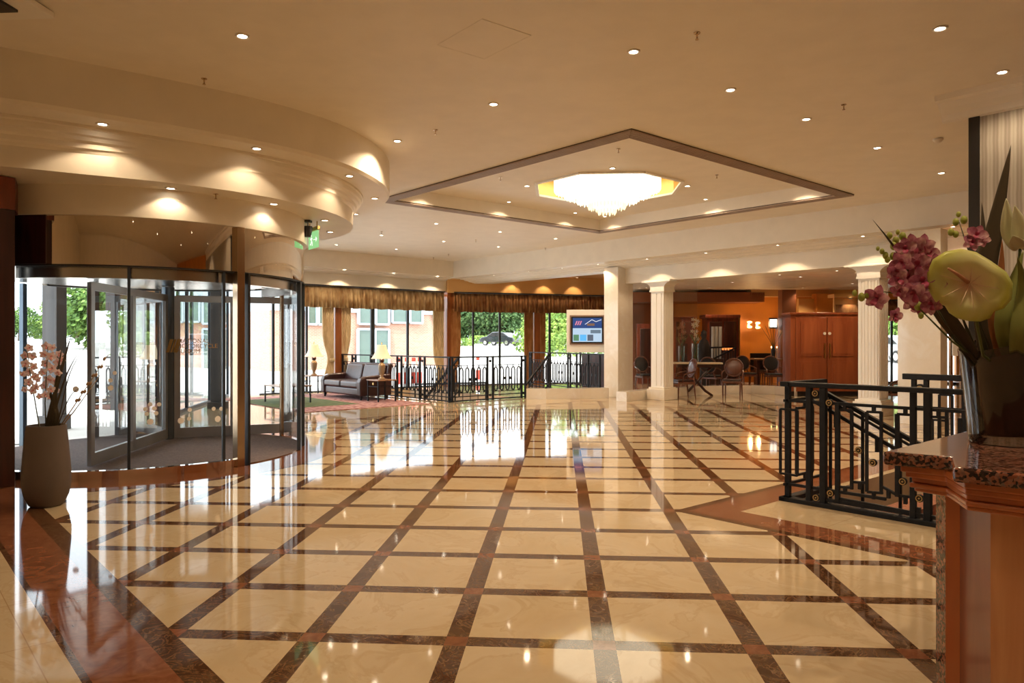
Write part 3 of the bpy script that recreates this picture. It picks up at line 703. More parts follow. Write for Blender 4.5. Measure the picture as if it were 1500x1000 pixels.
c = Pz(459, 326, 3.2); d = Vector((.62, -.78, 0)).normalized()
MB().bar(c - d * .20 + Vector((0, 0, -.10)), c + d * .22 + Vector((0, 0, -.10)), .05, .06).build('brass_housing', gold, t, bevel=.01)
b = MB(); b.tube([c - d * .15, c - d * .15 + Vector((0, 0, -.08))], .008); b.tube([c + d * .15, c + d * .15 + Vector((0, 0, -.08))], .008); b.build('hanging_rod', gold, t)
b = MB(); b.bar(c - d * .19 + Vector((0, 0, -.25)), c + d * .21 + Vector((0, 0, -.25)), .012, .24); b.build('sign_panel', emit('lit_green_sign', (.36, .80, .32), .8), t)
n = Vector((-d.y, d.x, 0)) * -1
if n.dot(-c) < 0: n = -n
def fig(mat, off, s_=1.0, x0=0, par=t):
    b = MB(); o_ = c + n * off + d * x0 + Vector((0, 0, -.26)); Pp = lambda u, v: o_ + d * u * s_ + Vector((0, 0, v * s_))
    for a_, b_ in (((-.01, .05), (.01, .0)), ((.01, 0), (.035, -.03)), ((.035, -.03), (.03, -.07)), ((.01, 0), (-.02, -.04)), ((-.02, -.04), (-.05, -.05)), ((-.01, .045), (.035, .03)), ((-.01, .045), (-.04, .02))): b.bar(Pp(*a_), Pp(*b_), .002, .016, up=d)
    b.disc(Pp(0, .075), .014, 10, n); b.build('running_figure', mat, par)
fig(emit('lit_white_symbol', (1, 1, .9), 1.3), .008, 1.0, -.06)
b = MB(); o_ = c + n * .008 + Vector((0, 0, -.25)); b.bar(o_ + d * .04, o_ + d * .12, .002, .025, up=d); b.add([o_ + d * .12 + Vector((0, 0, .04)), o_ + d * .17, o_ + d * .12 + Vector((0, 0, -.04))], [(0, 1, 2)]); b.build('arrow_symbol', emit('lit_white_symbol_b', (1, 1, .9), 1.3), t)
b = MB(); h0, h1, h2 = Pz(706, 28, CZ - .003), Pz(778, 52, CZ - .003), Pz(640, 66, CZ - .003)
b.bar(h0, h1, .007, .003); b.bar(h0, h2, .003, .0012); b.bar(h2, h2 + (h1 - h0), .003, .0012); b.bar(h1, h2 + (h1 - h0), .003, .0012)
struct(b, 'trim_15', M('hatch_joint', (.82, .76, .66), .8))

# ------------------------------------------------------------------ outdoors
def gz(x, y):
    r = math.hypot(x, y); return max(-.12, .021 * (r - 26) - .02)
b = MB(); rr = [9, 14, 20, 24, 26, 30, 36, 44, 52, 62, 80, 120, 200]; N = 72
vs = []; fs = []
for i, r in enumerate(rr):
    for k in range(N + 1):
        a = rad(60 + 150 * k / N) - rad(20); x, y = r * math.cos(a), r * math.sin(a); vs.append((x, y, gz(x, y) if r < 90 else gz(0, 90)))
for i in range(len(rr) - 1):
    for k in range(N): q_ = i * (N + 1) + k; fs.append((q_, q_ + 1, q_ + N + 2, q_ + N + 1))
# ground outside: drop faces under the room
def inside(pt, poly):
    x, y = pt; c_ = False; n = len(poly)
    for i in range(n):
        (x1, y1), (x2, y2) = poly[i][:2], poly[(i + 1) % n][:2]
        if (y1 > y) != (y2 > y) and x < (x2 - x1) * (y - y1) / (y2 - y1) + x1: c_ = not c_
    return c_
fs = [f for f in fs if not any(inside((sum(vs[i][0] for i in f) / 4, sum(vs[i][1] for i in f) / 4), rm_) for rm_ in ([(v[0], v[1]) for v in room],))]
b.add(vs, fs); struct(MB().poly([(34 * math.cos(k * PI / 24), 34 * math.sin(k * PI / 24)) for k in range(48)], [room], -.135), 'ground_forecourt', M('pale_forecourt', (.62, .59, .55), .9, vs=.6))
struct(b, 'ground_outside', M('pale_paving', (.62, .59, .55), .9, vs=.6))
leafm = []
for i, (a_, c_) in enumerate([((.05, .12, .02), (.16, .28, .05)), ((.10, .20, .03), (.30, .42, .08)), ((.03, .08, .02), (.10, .18, .05))]):
    t = NT('leaf_green_%d' % i); t.col(t.ramp(t.noise(1.3, 2), [(.35, a_), (.65, c_)])); t.set(Roughness=.7)
    t.b.inputs['Transmission Weight'].default_value = 0; leafm.append(t.m)
bark = M('bark', (.12, .09, .06), .9)
def leafball(b, c, r, n, ls, sz=(1, 1, 1)):
    for _ in range(n):
        v = Vector((random.gauss(0, 1), random.gauss(0, 1), random.gauss(0, 1))).normalized() * r * (.55 + .45 * random.random() ** .5)
        p = Vector(c) + Vector((v.x * sz[0], v.y * sz[1], v.z * sz[2])); a = Vector((random.gauss(0, 1), random.gauss(0, 1), random.gauss(0, 1))).normalized(); u = a.orthogonal().normalized() * ls; w_ = a.cross(u).normalized() * ls * .6
        b.add([p - u, p + w_, p + u, p - w_], [(0, 1, 2, 3)])
def tree_proto(k):
    o = MB(); base = thing('tree', '', None); pts = [Vector((0, 0, 0)), Vector((.1, 0, 2)), Vector((-.05, .1, 4.2))]; o.tube(pts, [.22, .16, .08], 8)
    for i in range(5): a = i * 1.3; o.tube([Vector((.05, 0, 2.0 + i * .3)), Vector((1.3 * math.cos(a), 1.3 * math.sin(a), 3.6 + i * .3))], [.07, .03], 6)
    o.build('tree_trunk', bark, base, local=True); b = MB()
    for i in range(16):
        a = i * 2.4; r = 1.5 * math.sqrt((i + .5) / 16) * 1.5; leafball(b, (r * math.cos(a), r * math.sin(a), 1.3 + 4.6 * random.random() * (1 - r / 4)), 1.25, 230, .19)
    b.build('tree_crown', leafm[k], base, local=True); return base
tps = [tree_proto(0), tree_proto(1), tree_proto(2)]; used = [False] * 3
def tree(k, px, t, sc, label, group):
    dx, dy = ray(px); x, y = dx * t, dy * t
    o = tps[k] if not used[k] else copy_tree(tps[k]); used[k] = True
    o.location = (x, y, gz(x, y) - .3); o.scale = (sc,) * 3; o.rotation_euler = (0, 0, random.random() * 6); tag(o, label, 'tree', group)
ORD = ['leftmost', 'second from the left', 'third from the left', 'fourth from the left', 'fifth from the left', 'sixth from the left', 'seventh from the left', 'eighth from the left', 'ninth from the left', 'tenth from the left', 'rightmost']
for i_, (px, t, s_, k) in enumerate([(664, 96, 1.2, 2), (690, 99, 1.35, 0), (716, 96, 1.2, 2), (742, 99, 1.35, 0), (768, 96, 1.25, 2), (796, 99, 1.3, 0)]):
    tree(k, px, t, s_, 'dark green tree in the row beyond the parked car, %s of six' % (ORD[-1] if i_ == 5 else ORD[i_]), 'trees beyond the car park')
for i_, (px, t, s_) in enumerate([(808, 58, .9), (845, 64, 1.1), (885, 66, 1.1), (1312, 60, 1.1)]):
    tree(1, px, t, s_, ['bright green tree left of the display screen, nearest the window pier', 'bright green tree just left of the display screen', 'bright green tree mostly hidden behind the display screen panel'][i_] if px < 1000 else 'bright green tree glimpsed right of the fluted column', 'bright trees by the screen' if px < 1000 else None)
for i_, (px, t, s_, k) in enumerate(sorted([(28, 96, .85, 0), (75, 98, .9, 1), (138, 60, 1.15, 0), (172, 64, 1.3, 1), (208, 60, 1.25, 0), (246, 64, 1.4, 1), (284, 60, 1.35, 0), (312, 66, 1.3, 0), (352, 84, 1.0, 1), (112, 92, .9, 0), (392, 66, 1.2, 1)])):
    tree(k, px, t, s_, 'green tree outside seen through the revolving door, %s of eleven' % ORD[i_], 'trees outside the revolving door')
for px0, px1, t, h_, lb in [(672, 690, 76, .8, 'small clipped hedge at the left of the car park window'), (795, 888, 50, 1.6, 'low green hedge outside the window left of the display screen'), (690, 770, 88, .9, 'grass bank and hedge behind the parked car')]:
    b = MB(); a = Pt(px0, 500, t); c = Pt(px1, 500, t); L = (c - a).length; n = int(L * 260)
    for _ in range(n):
        p = a.lerp(c, random.random()); p.z = gz(p.x, p.y) + random.random() * h_; p += Vector((random.uniform(-.5, .5), random.uniform(-.5, .5), 0)); u = Vector((random.gauss(0, 1), random.gauss(0, 1), random.gauss(0, 1))).normalized(); v = u.orthogonal().normalized() * .07; u = u * .12; b.add([p - u, p - v, p + u, p + v], [(0, 1, 2, 3)])
    o = b.build('clipped_hedge', leafm[1], None); tag(o, lb, 'hedge')
# neighbouring brick building with glazed bays
def brick():
    t = NT('pale_red_brick'); n = t.n.new('ShaderNodeTexBrick'); mp = t.mapping((1, 1, 1), (PI / 2, 0, 0)); t.link(mp, n.inputs[0])
    n.inputs['Scale'].default_value = 4; n.inputs['Color1'].default_value = (.50, .24, .16, 1); n.inputs['Color2'].default_value = (.58, .30, .21, 1); n.inputs['Mortar'].default_value = (.55, .45, .38, 1)
    t.link(n.outputs[0], t.b.inputs['Base Color']); t.set(Roughness=.9); return t.m
QB = 45.0
def LB(px):
    x, y, t = onl(px, -1, 1, QB); return Vector((x, y, 0)), t
A0, tA = LB(395); A1, tB = LB(662)
bd = (A1 - A0).normalized(); bn = Vector((-bd.y, bd.x, 0))
root = thing('brick_building', 'pale red brick building with grey framed glazed bays outside the lounge windows', 'building', A0.copy())
b = MB().prism([A0, A1, A1 + bn * 8, A0 + bn * 8], -.3, 2.9); b.build('brick_wall', brick(), root)
b = MB().prism([A0 - bn * .1, A1 - bn * .1, A1 + bn * 8, A0 + bn * 8], 2.9, 4.6); b.build('grey_cladding', M('pale_blue_grey_cladding', (.45, .52, .56), .6), root)
gwin = M('green_tinted_pane', (.10, .16, .13), .08, spec=.8); gfr = M('pale_grey_frame', (.42, .48, .54), .5)
for px0, px1, z0, z1 in [(523, 545, 2.35, 3.7), (548, 567, 2.35, 3.7), (572, 594, 2.45, 3.7), (598, 616, 2.45, 3.7), (634, 652, 2.45, 3.7), (522, 544, -.0, 2.1), (547, 567, 0, 2.1), (448, 462, 2.3, 3.7), (464, 478, 2.3, 3.7)]:
    a, _ = LB(px0); c_, _ = LB(px1); a -= bn * .15; c_ -= bn * .15; b = MB()
    for z in (z0, z1): b.bar(a + Vector((0, 0, z)), c_ + Vector((0, 0, z)), .12, .10)
    for q_ in (a, c_): b.bar(q_ + Vector((0, 0, z0)), q_ + Vector((0, 0, z1)), .12, .12)
    f = b.build('window_surround', gfr, root); b = MB().add([a + Vector((0, 0, z0)), c_ + Vector((0, 0, z0)), c_ + Vector((0, 0, z1)), a + Vector((0, 0, z1))], [(0, 1, 2, 3)]); b.build('window_pane', gwin, f)
# parked cars
def car(loc, rz, paint, label, group=None, sc=1.0):
    r = thing('parked_car', label, 'car', loc, rz, group); r.scale = (sc,) * 3
    side = [(-2.15, .35), (-2.2, .62), (-2.1, .85), (-1.55, .95), (-.9, 1.36), (-.3, 1.45), (.5, 1.42), (1.2, 1.0), (1.9, .86), (2.18, .68), (2.2, .35)]
    b = MB(); b.extr([(x, -.82, z) for x, z in side], (0, 1.64, 0)); o = b.build('car_body', paint, r, local=True, bevel=.07, seg=3)
    gl = [(-1.35, .98), (-.85, 1.31), (-.3, 1.38), (.45, 1.35), (1.05, 1.0)]
    b = MB(); b.extr([(x, -.835, z) for x, z in gl], (0, 1.67, 0)); b.build('side_windows', blackm, r, local=True)
    b = MB(); b.box((0, -.84, 1.15), (.06, .02, .4)); b.box((0, .84, 1.15), (.06, .02, .4)); b.build('door_pillar', paint, r, local=True)
    for x in (-1.35, 1.38):
        for y in (-.80, .80):
            b = MB().tube([(x, y - .1, .32), (x, y + .1, .32)], .32, 20); wv = b.build('wheel', blackm, r, local=True, smooth='a')
            MB().tube([(x, y - .11, .32), (x, y + .11, .32)], .2, 14).build('hub_cap', chrome, wv, local=True, smooth='a')
    b = MB(); b.box((2.16, -.55, .66), (.08, .35, .12)); b.box((2.16, .55, .66), (.08, .35, .12)); b.build('headlamp', chrome, r, local=True); return r
def onground(px, t):
    dx, dy = ray(px); return Vector((dx * t, dy * t, gz(dx * t, dy * t)))
cblk = M('dark_car_paint', (.02, .022, .03), .15, coat=1); csil = M('silver_car_paint', (.42, .43, .45), .25, .6, coat=1); cblu = M('blue_car_paint', (.10, .18, .30), .2, coat=1)
car(onground(733, 78), rad(150), cblk, 'dark car parked on the bright forecourt beyond the railing'); car(onground(764, 84), rad(205), csil, 'silver car parked behind the dark car')
car(onground(240, 50), rad(200), cblu, 'blue car seen through the middle of the revolving door'); car(onground(292, 52), rad(190), csil, 'silver car seen right of the gold lettering on the door')
car(onground(1312, 40), rad(100), csil, 'car glimpsed between the fluted column and the stone pillar')
# dark posts outside the entrance
for px, t, w_ in [(80, 13.5, .28), (222, 15.5, .42), (167, 17.5, .26), (319, 16.5, .24)]:
    dx, dy = ray(px); b = MB(); b.box((dx * t, dy * t, 1.9), (w_, w_, 4.0)); b.box((dx * t, dy * t, 0), (w_ + .1, w_ + .1, .3)); o = b.build('porch_post', M('dark_post_paint', (.05, .045, .045), .4), None, bevel=.01)
    tag(o, {80: 'thick black porch post behind the pink orchids', 222: 'widest dark porch post outside, behind the middle of the door glass', 167: 'slim grey porch post outside left of the door centre', 319: 'dark porch post outside near the right door wing'}[px], 'post')
b = MB(); c = onground(178, 24); d = Vector((1, .2, 0)).normalized(); b.bar(c + Vector((-.5, -.1, .9)), c + Vector((.5, .1, .9)), .04, .5)
for k in (-.4, .4): b.bar(c + d * k, c + d * k + Vector((0, 0, .9)), .05)
tag(b.build('notice_board', M('notice_board_paint', (.35, .28, .24), .6), None), 'small brown notice board standing outside left of the door', 'sign')
# red and white barriers behind the railing
wr = M('red_barrier_plastic', (.62, .07, .04), .5); ww = M('white_barrier_plastic', (.85, .85, .85), .5)
for i, px in enumerate((583, 596, 606, 615, 700)):
    x, y, t = onl(px, -1, 1, 31.5); z = 0
    r = thing('traffic_barrier', ['red and white striped barrier post outside, just right of the lamp', 'red and white striped barrier post outside, second from the lamp', 'red and white striped barrier post outside, third from the lamp', 'red and white striped barrier post outside, beside the paired railing posts', 'red and white barrier post outside beyond the right railing'][i], 'barrier', (x, y, z - .1))
    MB().box((0, 0, .25), (.15, .15, .5)).build('red_block', wr, r, local=True, bevel=.02); MB().box((0, 0, .68), (.13, .13, .4)).build('white_block', ww, r, local=True, bevel=.02); MB().box((0, 0, .95), (.13, .13, .16)).build('red_top', wr, r, local=True, bevel=.02)

# ------------------------------------------------------------------ far railings
def rosette(b, c, n, r=.035): b.tube([Vector(c) - Vector(n) * .012, Vector(c) + Vector(n) * .012], r, 12)
def railing(pts, label, panels, top=1.13, posts_at_ends=True):
    """pts: two floor points; panels: list of metres where paired posts stand"""
    a, c = Vector(pts[0]), Vector(pts[1]); d = (c - a); L = d.length; d.normalize(); n = Vector((-d.y, d.x, 0)); U = Vector((0, 0, 1))
    r = thing('metal_railing', label, 'railing', a.copy()); P = lambda s_, z: a + d * s_ + U * z
    MB().bar(P(0, top - .02), P(L, top - .02), .05, .035).build('handrail', iron, r)
    
    for z_, h_ in ((.13, .025), (.03, .03)): MB().bar(P(0, z_), P(L, z_), .025, h_).build('cross_rail', iron, r)
    for s_ in panels:
        if 0 <= s_ <= L: MB().bar(P(s_, 0), P(s_, top), .045, .045, up=n).build('railing_post', iron, r)
    # looped infill between posts
    ps = sorted(panels)
    for i in range(len(ps) - 1):
        w_ = ps[i + 1] - ps[i]
        if w_ < .25: 
            for z_ in (1.0, .13): rb = MB(); rosette(rb, P((ps[i] + ps[i + 1]) / 2, z_), n); rb.build('rosette', iron, r)
            continue
        k = max(1, round((w_ - .1) / .17)); st = w_ / k; b = MB(); b.bar(P(ps[i], .90), P(ps[i + 1], .90), .016, .016); b.bar(P(ps[i], .22), P(ps[i + 1], .22), .016, .016)
        for j in range(k):
            x0 = ps[i] + st * (j + .22); x1 = ps[i] + st * (j + .78); xm = (x0 + x1) / 2
            loop = [(x0, .30), (xm - .02, .24), (xm + .02, .24), (x1, .30), (x1, .78), (xm + .02, .84), (xm - .02, .84), (x0, .78), (x0, .30)]
            for q_ in range(8): b.bar(P(*loop[q_]), P(*loop[q_ + 1]), .026, .022, up=n)
            b.bar(P(xm, .84), P(xm, .90), .016, .016, up=n); b.bar(P(xm, .24), P(xm, .22), .016, .016, up=n)
            if j in (k // 2, max(0, k // 2 - 1)): rb = MB(); rosette(rb, P(ps[i] + st * (j + 1) - st * .02, .55), n, .038); rb.build('rosette', iron, r)
        b.build('looped_panel', iron, r)
    return r
RCn = pq(15.15, 20.55)
e_l = Vector((*onl(500, 1, 1, 15.15)[:2], 0)); e_r = Vector((*onl(770, -1, 1, 20.55)[:2], 0))
LL = (e_l - RCn).length; pos = []
for px in (663, 622, 615, 588, 582, 548, 543, 521, 516, 502): pos.append((Vector((*onl(px, 1, 1, 15.15)[:2], 0)) - RCn).length)
railing((RCn, e_l), 'long black wrought iron railing around the stair well behind the leather sofa', pos)
pos = [.04] + [(Vector((*onl(px, -1, 1, 20.55)[:2], 0)) - RCn).length for px in (714, 722, 764, 769.5)]
railing((RCn, e_r), 'short black wrought iron railing facing the lobby in front of the car park window', pos)
a_ = LW(776, 1.2); c_ = Vector((*onl(888, 1, 1, 21.5)[:2], 0)); d_ = c_ - a_; LL = d_.length
railing((a_, c_), 'black wrought iron railing below the display screen, left of the marble pillar', [0, .12, LL * .28, LL * .31, LL * .55, LL * .58, LL * .66, LL * .8, LL * .93], 1.16)
def slope_rail(a, c, label, z0, z1, n=7):
    a, c = Vector(a), Vector(c); r = thing('stair_handrail', label, 'handrail', a.copy()); U = Vector((0, 0, 1))
    MB().bar(a + U * z0, c + U * z1, .05, .05).build('handrail', iron, r); b = MB()
    b.bar(a + U * (z0 - .85), c + U * (z1 - .85), .02, .03); b.bar(a + U * (z0 - .2), c + U * (z1 - .2), .016, .016)
    for k in range(n + 1):
        p = a.lerp(c, k / n); z = z0 + (z1 - z0) * k / n; b.bar(p + U * (z - 1.0), p + U * z, .02 if 0 < k < n else .04, .02 if 0 < k < n else .04, up=(1, 0, 0))
    b.build('baluster_set', iron, r); return r
def flp(px, t): v = Pt(px, 500, t); v.z = 0; return v
slope_rail(flp(806, 21.8), flp(769, 20.3), 'black sloping stair handrail just left of the railing below the display screen', 1.15, .28)
slope_rail(pq(16.0, 21.2), pq(16.0, 24.4), 'black sloping stair handrail inside the stair well behind the railing corner', 1.1, -.6, 12)
slope_rail(pq(18.3, 27.5), pq(18.3, 22.5), 'black handrail low against the far side of the stair well', .15, .35, 10)
# stairs of both wells
stm = M('stair_carpet', (.30, .12, .07), .9, var=.4, vs=30)
b = MB()
for k in range(10): b.prism([pq(15.37, 21.4 + k * .42), pq(18.43, 21.4 + k * .42), pq(18.43, 21.4 + (k + 1) * .42), pq(15.37, 21.4 + (k + 1) * .42)], -2.8, -.17 * (k + 1))
tag(b.build('stair_flight', wellm, None), 'beige stair flight going down behind the far black railings', 'stairs')
b = MB()
for k in range(10): b.prism([pq(9.35, 4.4 - k * .42), pq(12.3, 4.4 - k * .42), pq(12.3, 4.4 - (k + 1) * .42), pq(9.35, 4.4 - (k + 1) * .42)], -2.8, -.17 * (k + 1))
tag(b.build('stair_flight', stm, None), 'brown carpeted stair flight going down beside the near black railing', 'stairs')

# ------------------------------------------------------------------ near railing (square bars and ringed rosettes)
PR = 9.2
def RPt(cx, cy, off=0.0):       # measured on the railing's own vertical plane
    px = 1130 + cx / 4.1654; py = 540 + cy / 4.1667; x, y, t = onl(px, 1, 1, PR + off * R2)
    return Vector((x, y, H - (py - 500) * t / F))
nr = thing('metal_railing', 'near black iron railing with square bars and gold ringed rosettes by the counter', 'railing', RPt(60, 810))
pn = Vector((1, 1, 0)).normalized(); K_ = 165.0   # crop pixels per metre scale at left end
def vb(b, cx, c0, c1, w_, off=0): b.bar(RPt(cx, c0, off), RPt(cx, c1, off), w_ * .00152, w_ * .00152, up=pn)
def hb(b, x0, y0, x1, y1, w_, off=0): b.bar(RPt(x0, y0, off), RPt(x1, y1, off), w_ * .0015, w_ * .0015)
zt = 1.10
def onrail(cx, z, off=0): v = RPt(cx, 500, off); v.z = z; return v
MB().bar(onrail(60, zt), onrail(1500, zt), .065, .045).build('handrail', iron, nr, bevel=.008)
MB().bar(onrail(60, .02), onrail(1500, .02), .10, .04).build('base_plate', iron, nr, bevel=.005)
MB().bar(onrail(330, .07), onrail(1500, .07), .03, .03).build('bottom_rail', iron, nr)
for a_, z_, c_, y_ in ((90, .945, 1500, .945), (90, .16, 700, .16), (410, .10, 900, .08)): MB().bar(onrail(a_, z_), onrail(c_, y_), .024, .026).build('cross_rail', iron, nr)
for cx, w_ in ((232, .05), (318, .055), (866, .045), (955, .055), (1420, .05)):
    MB().bar(onrail(cx, 0), onrail(cx, zt), w_, w_, up=pn).build('railing_post', iron, nr, bevel=.004)
b = MB()
for cx, c0, c1, w_ in [(404, 205, 820, 24), (490, 250, 735, 16), (582, 262, 750, 15), (670, 262, 755, 15), (768, 275, 780, 20), (1025, 292, 700, 15), (1070, 245, 700, 15), (1150, 300, 800, 16)]: vb(b, cx, c0, c1, w_)
for x0, y0, x1, y1 in [(404, 250, 490, 252), (582, 262, 670, 266), (768, 276, 866, 282), (970, 292, 1070, 298), (410, 720, 490, 725), (500, 690, 575, 696), (585, 750, 680, 758), (680, 720, 770, 772), (770, 772, 866, 784)]: hb(b, x0, y0, x1, y1, 14)
for cx, c0, c1 in [(448, 215, 250), (625, 222, 262), (818, 235, 278), (1020, 248, 295), (450, 728, 765), (540, 692, 735), (625, 755, 795), (715, 740, 790), (818, 780, 825), (900, 845, 910)]: vb(b, cx, c0, c1, 18)
b.build('square_infill', iron, nr)
def ros(cx, cy, par, off=-.005, r=.032):
    c = RPt(cx, cy, off); n = pn
    o = MB().tube([c - n * .012, c + n * .012], r, 20).build('rosette', iron, par, smooth='a')
    b = MB(); 
    for k in range(20):
        a0, a1_ = 2 * PI * k / 20, 2 * PI * (k + 1) / 20; e1 = Vector((1, -1, 0)).normalized(); U = Vector((0, 0, 1)); q_ = lambda a: c - n * .016 + (e1 * math.cos(a) + U * math.sin(a)) * r * .74
        b.bar(q_(a0), q_(a1_), .007, .007)
    b.tube([c - n * .02, c], r * .22, 10); b.build('gold_ring', M_gold, o)
M_gold = M('antique_gold_paint', (.50, .36, .16), .4, .5)
for cx, cy in [(270, 150), (355, 207), (535, 497), (620, 572), (803, 687), (275, 785), (362, 758), (904, 790)]: ros(cx, cy, nr)
# short return panel at the left end
cn = onrail(95, 0); U = Vector((0, 0, 1)); rt = lambda s_, z: cn + pn * s_ + U * z
b = MB(); b.bar(rt(-.05, zt), rt(.75, zt), .06, .045); b.bar(rt(-.05, .02), rt(.75, .02), .09, .04); b.bar(rt(-.05, .945), rt(.75, .945), .022, .025); b.bar(rt(-.05, .16), rt(.75, .16), .022, .025); b.build('return_rail', iron, nr)
b = MB(); 
for s_, z0, z1 in ((.02, 0, zt), (.72, 0, zt)): b.bar(rt(s_, z0), rt(s_, z1), .045, .045, up=(1, -1, 0))
b.build('railing_post', iron, nr)
b = MB(); b.bar(rt(.18, .22), rt(.18, .86), .022, up=(1, -1, 0)); b.bar(rt(.5, .22), rt(.5, .86), .022, up=(1, -1, 0)); b.bar(rt(.18, .86), rt(.5, .86), .022); b.bar(rt(.18, .22), rt(.5, .22), .022); b.bar(rt(.34, .86), rt(.34, .945), .022, up=(1, -1, 0)); b.bar(rt(.34, .16), rt(.34, .22), .022, up=(1, -1, 0))
c0 = onrail(85, 0) - pn * .0; e1 = Vector((-1, 1, 0)).normalized()
b.bar(c0 + e1 * .05 + U * .25, c0 + e1 * .05 + U * .86, .02, up=pn); b.bar(c0 + e1 * .05 + U * .86, c0 - e1 * .12 + U * .86, .02); b.bar(c0 + e1 * .05 + U * .25, c0 - e1 * .12 + U * .25, .02); b.bar(c0 - e1 * .12 + U * .25, c0 - e1 * .12 + U * .86, .02, up=pn)
b.build('square_infill', iron, nr)
# handrails going down the stair
b = MB(); A_ = RPt(200, 75, .10); B_ = RPt(862, 440, .10); dd = (B_ - A_)
A_ = RPt(318, 140, .10)
sr = thing('stair_handrail', 'black double handrail sloping down the stair behind the near railing', 'handrail', A_)
b.bar(A_, A_ + dd * 1.6, .045, .035); b.bar(A_ - U * .05, A_ + dd * 1.6 - U * .05, .025, .02); b.build('handrail', iron, sr)
A2 = RPt(230, 180, .10); B2 = RPt(760, 490, .10); b = MB(); b.bar(A2, A2 + (B2 - A2) * 2.2, .025, .03)
for k in (.33, .8): p = A2.lerp(B2, k); b.bar(p - U * .0, p - U * .12, .03, .03, up=pn)
b.build('lower_rail', iron, sr)
b = MB(); p = RPt(660, 470, .10)
for cx in (355, 520, 700, 880): 
    p = A_ + dd * ((cx - 318) / 544); b.bar(p, p - U * 1.0, .022, .022, up=pn)
b.build('baluster_set', iron, sr)
# far side railing of the near stair well
fq = 4.95; fa = Vector((*onl(1323, 1, 1, 13.3)[:2], 0)); fdir = Vector((1, -1, 0)).normalized(); fr_ = lambda s_, z: fa + fdir * s_ + U * z
fr = thing('metal_railing', 'black iron railing beyond the near stair well, left of the glass vase', 'railing', fa)
def fs_(px): x, y, t = onl(px, 1, 1, 13.3); return (Vector((x, y, 0)) - fa).length
MB().bar(fr_(0, 1.08), fr_(fs_(1440), 1.08), .07, .07).build('handrail', iron, fr, bevel=.006)
MB().bar(fr_(.1, .72), fr_(fs_(1440), .72), .025, .03).build('cross_rail', iron, fr); MB().bar(fr_(0, .03), fr_(fs_(1440), .03), .08, .05).build('base_plate', iron, fr)
for px in (1339, 1357, 1413): MB().bar(fr_(fs_(px), 0), fr_(fs_(px), 1.08), .05, .05, up=pn).build('railing_post', iron, fr)
b = MB()
for px, z0, z1 in ((1376, .2, .88), (1395, .1, .88), (1366, .2, .58), (1388, .2, .58)): b.bar(fr_(fs_(px), z0), fr_(fs_(px), z1), .025, .025, up=pn)
b.bar(fr_(fs_(1376), .88), fr_(fs_(1395), .88), .025); b.bar(fr_(fs_(1366), .58), fr_(fs_(1388), .58), .025); b.build('square_infill', iron, fr)
c = fr_(fs_(1348), .94); o = MB().tube([c - pn * .02, c + pn * .02], .055, 20).build('rosette', iron, fr, smooth='a'); b = MB(); b.tube([c - pn * .028, c - pn * .02], .035, 16); b.build('gold_ring', M_gold, o)

# ------------------------------------------------------------------ wallpapered wall above the stair
def stripes():
    t = NT('striped_wallpaper'); s_ = t.n.new('ShaderNodeSeparateXYZ'); t.link(t.co(), s_.inputs[0])
    v = t.m2('SUBTRACT', s_.outputs[0], s_.outputs[1]); wv = t.m2('MULTIPLY_ADD', t.noise(6, 2), .02, v); f = t.m2('SINE', t.m2('MULTIPLY', wv, 42)); g = t.m2('SINE', t.m2('MULTIPLY', wv, 126))
    h_ = t.m2('MULTIPLY_ADD', g, .25, t.m2('MULTIPLY_ADD', f, .3, .5)); t.col(t.ramp(h_, [(.2, (.30, .265, .22)), (.8, (.44, .41, .36))])); t.set(Roughness=.5); return t.m
wl = Vector((*onl(1420, 1, 1, 12.62)[:2], 0)); wr_ = pq(12.62, -6.5)
sd_ = Vector((1, -1, 0)).normalized(); bk = Vector((1, 1, 0)).normalized() * .3
struct(MB().prism([wl, wr_, wr_ + bk, wl + bk], -2.8, 4.0), 'wall_wallpaper', stripes())
MB_ = MB().prism([wl - sd_ * .005 - bk * .04, wl + sd_ * .10 - bk * .04, wl + sd_ * .10, wl - sd_ * .005 + bk], -.5, 3.92); struct(MB_, 'trim_16', blackm)
b = MB()
prf = [(0, 3.90), (.03, 3.92), (.05, 3.98), (.12, 4.03), (.16, 4.09), (.24, 4.10), (.26, CZ), (0, CZ)]
n0 = -bk.normalized(); b.extr([wl - sd_ * .26 + n0 * u + U * z for u, z in prf], wr_ - wl); struct(b, 'trim_17', trimw)
b = MB().prism([wl - sd_ * .24 + bk, wl - sd_ * .24 - bk * .1, wl - bk * .1, wl + bk], 3.98, CZ); struct(b, 'trim_18', trimw)

# ------------------------------------------------------------------ reception counter
CT = 1.05
T0 = Pz(1292, 661, CT); F1 = Pz(1392, 669, CT); C2 = Pz(1396, 684, CT); C3 = Pz(1500, 694, CT)
T0.z = F1.z = C2.z = C3.z = 0
fd = (C3 - C2).normalized(); C4 = C2 + fd * 1.6; Bk = T0 + Vector((1, 1.03, 0)).normalized() * 2.4
ctr = thing('reception_counter', 'reception counter with speckled red granite top and cherry wood front', 'counter', T0.copy())
top = [T0, F1, C2, C4, C4 + Vector((.8, 1.2, 0)), Bk]
MB().prism(top, CT - .055, CT).build('granite_top', granite_m, ctr, bevel=.014, seg=3)
def inset(pts, d):      # crude inset towards the centroid
    c = sum(pts, Vector()) / len(pts); return [p + (c - p).normalized() * d for p in pts]
up1 = [T0 + Vector((.08, .02, 0)), F1 + Vector((.0, .04, 0)), C2 + Vector((.06, .04, 0)), C4, C4 + Vector((.8, 1.1, 0)), Bk]
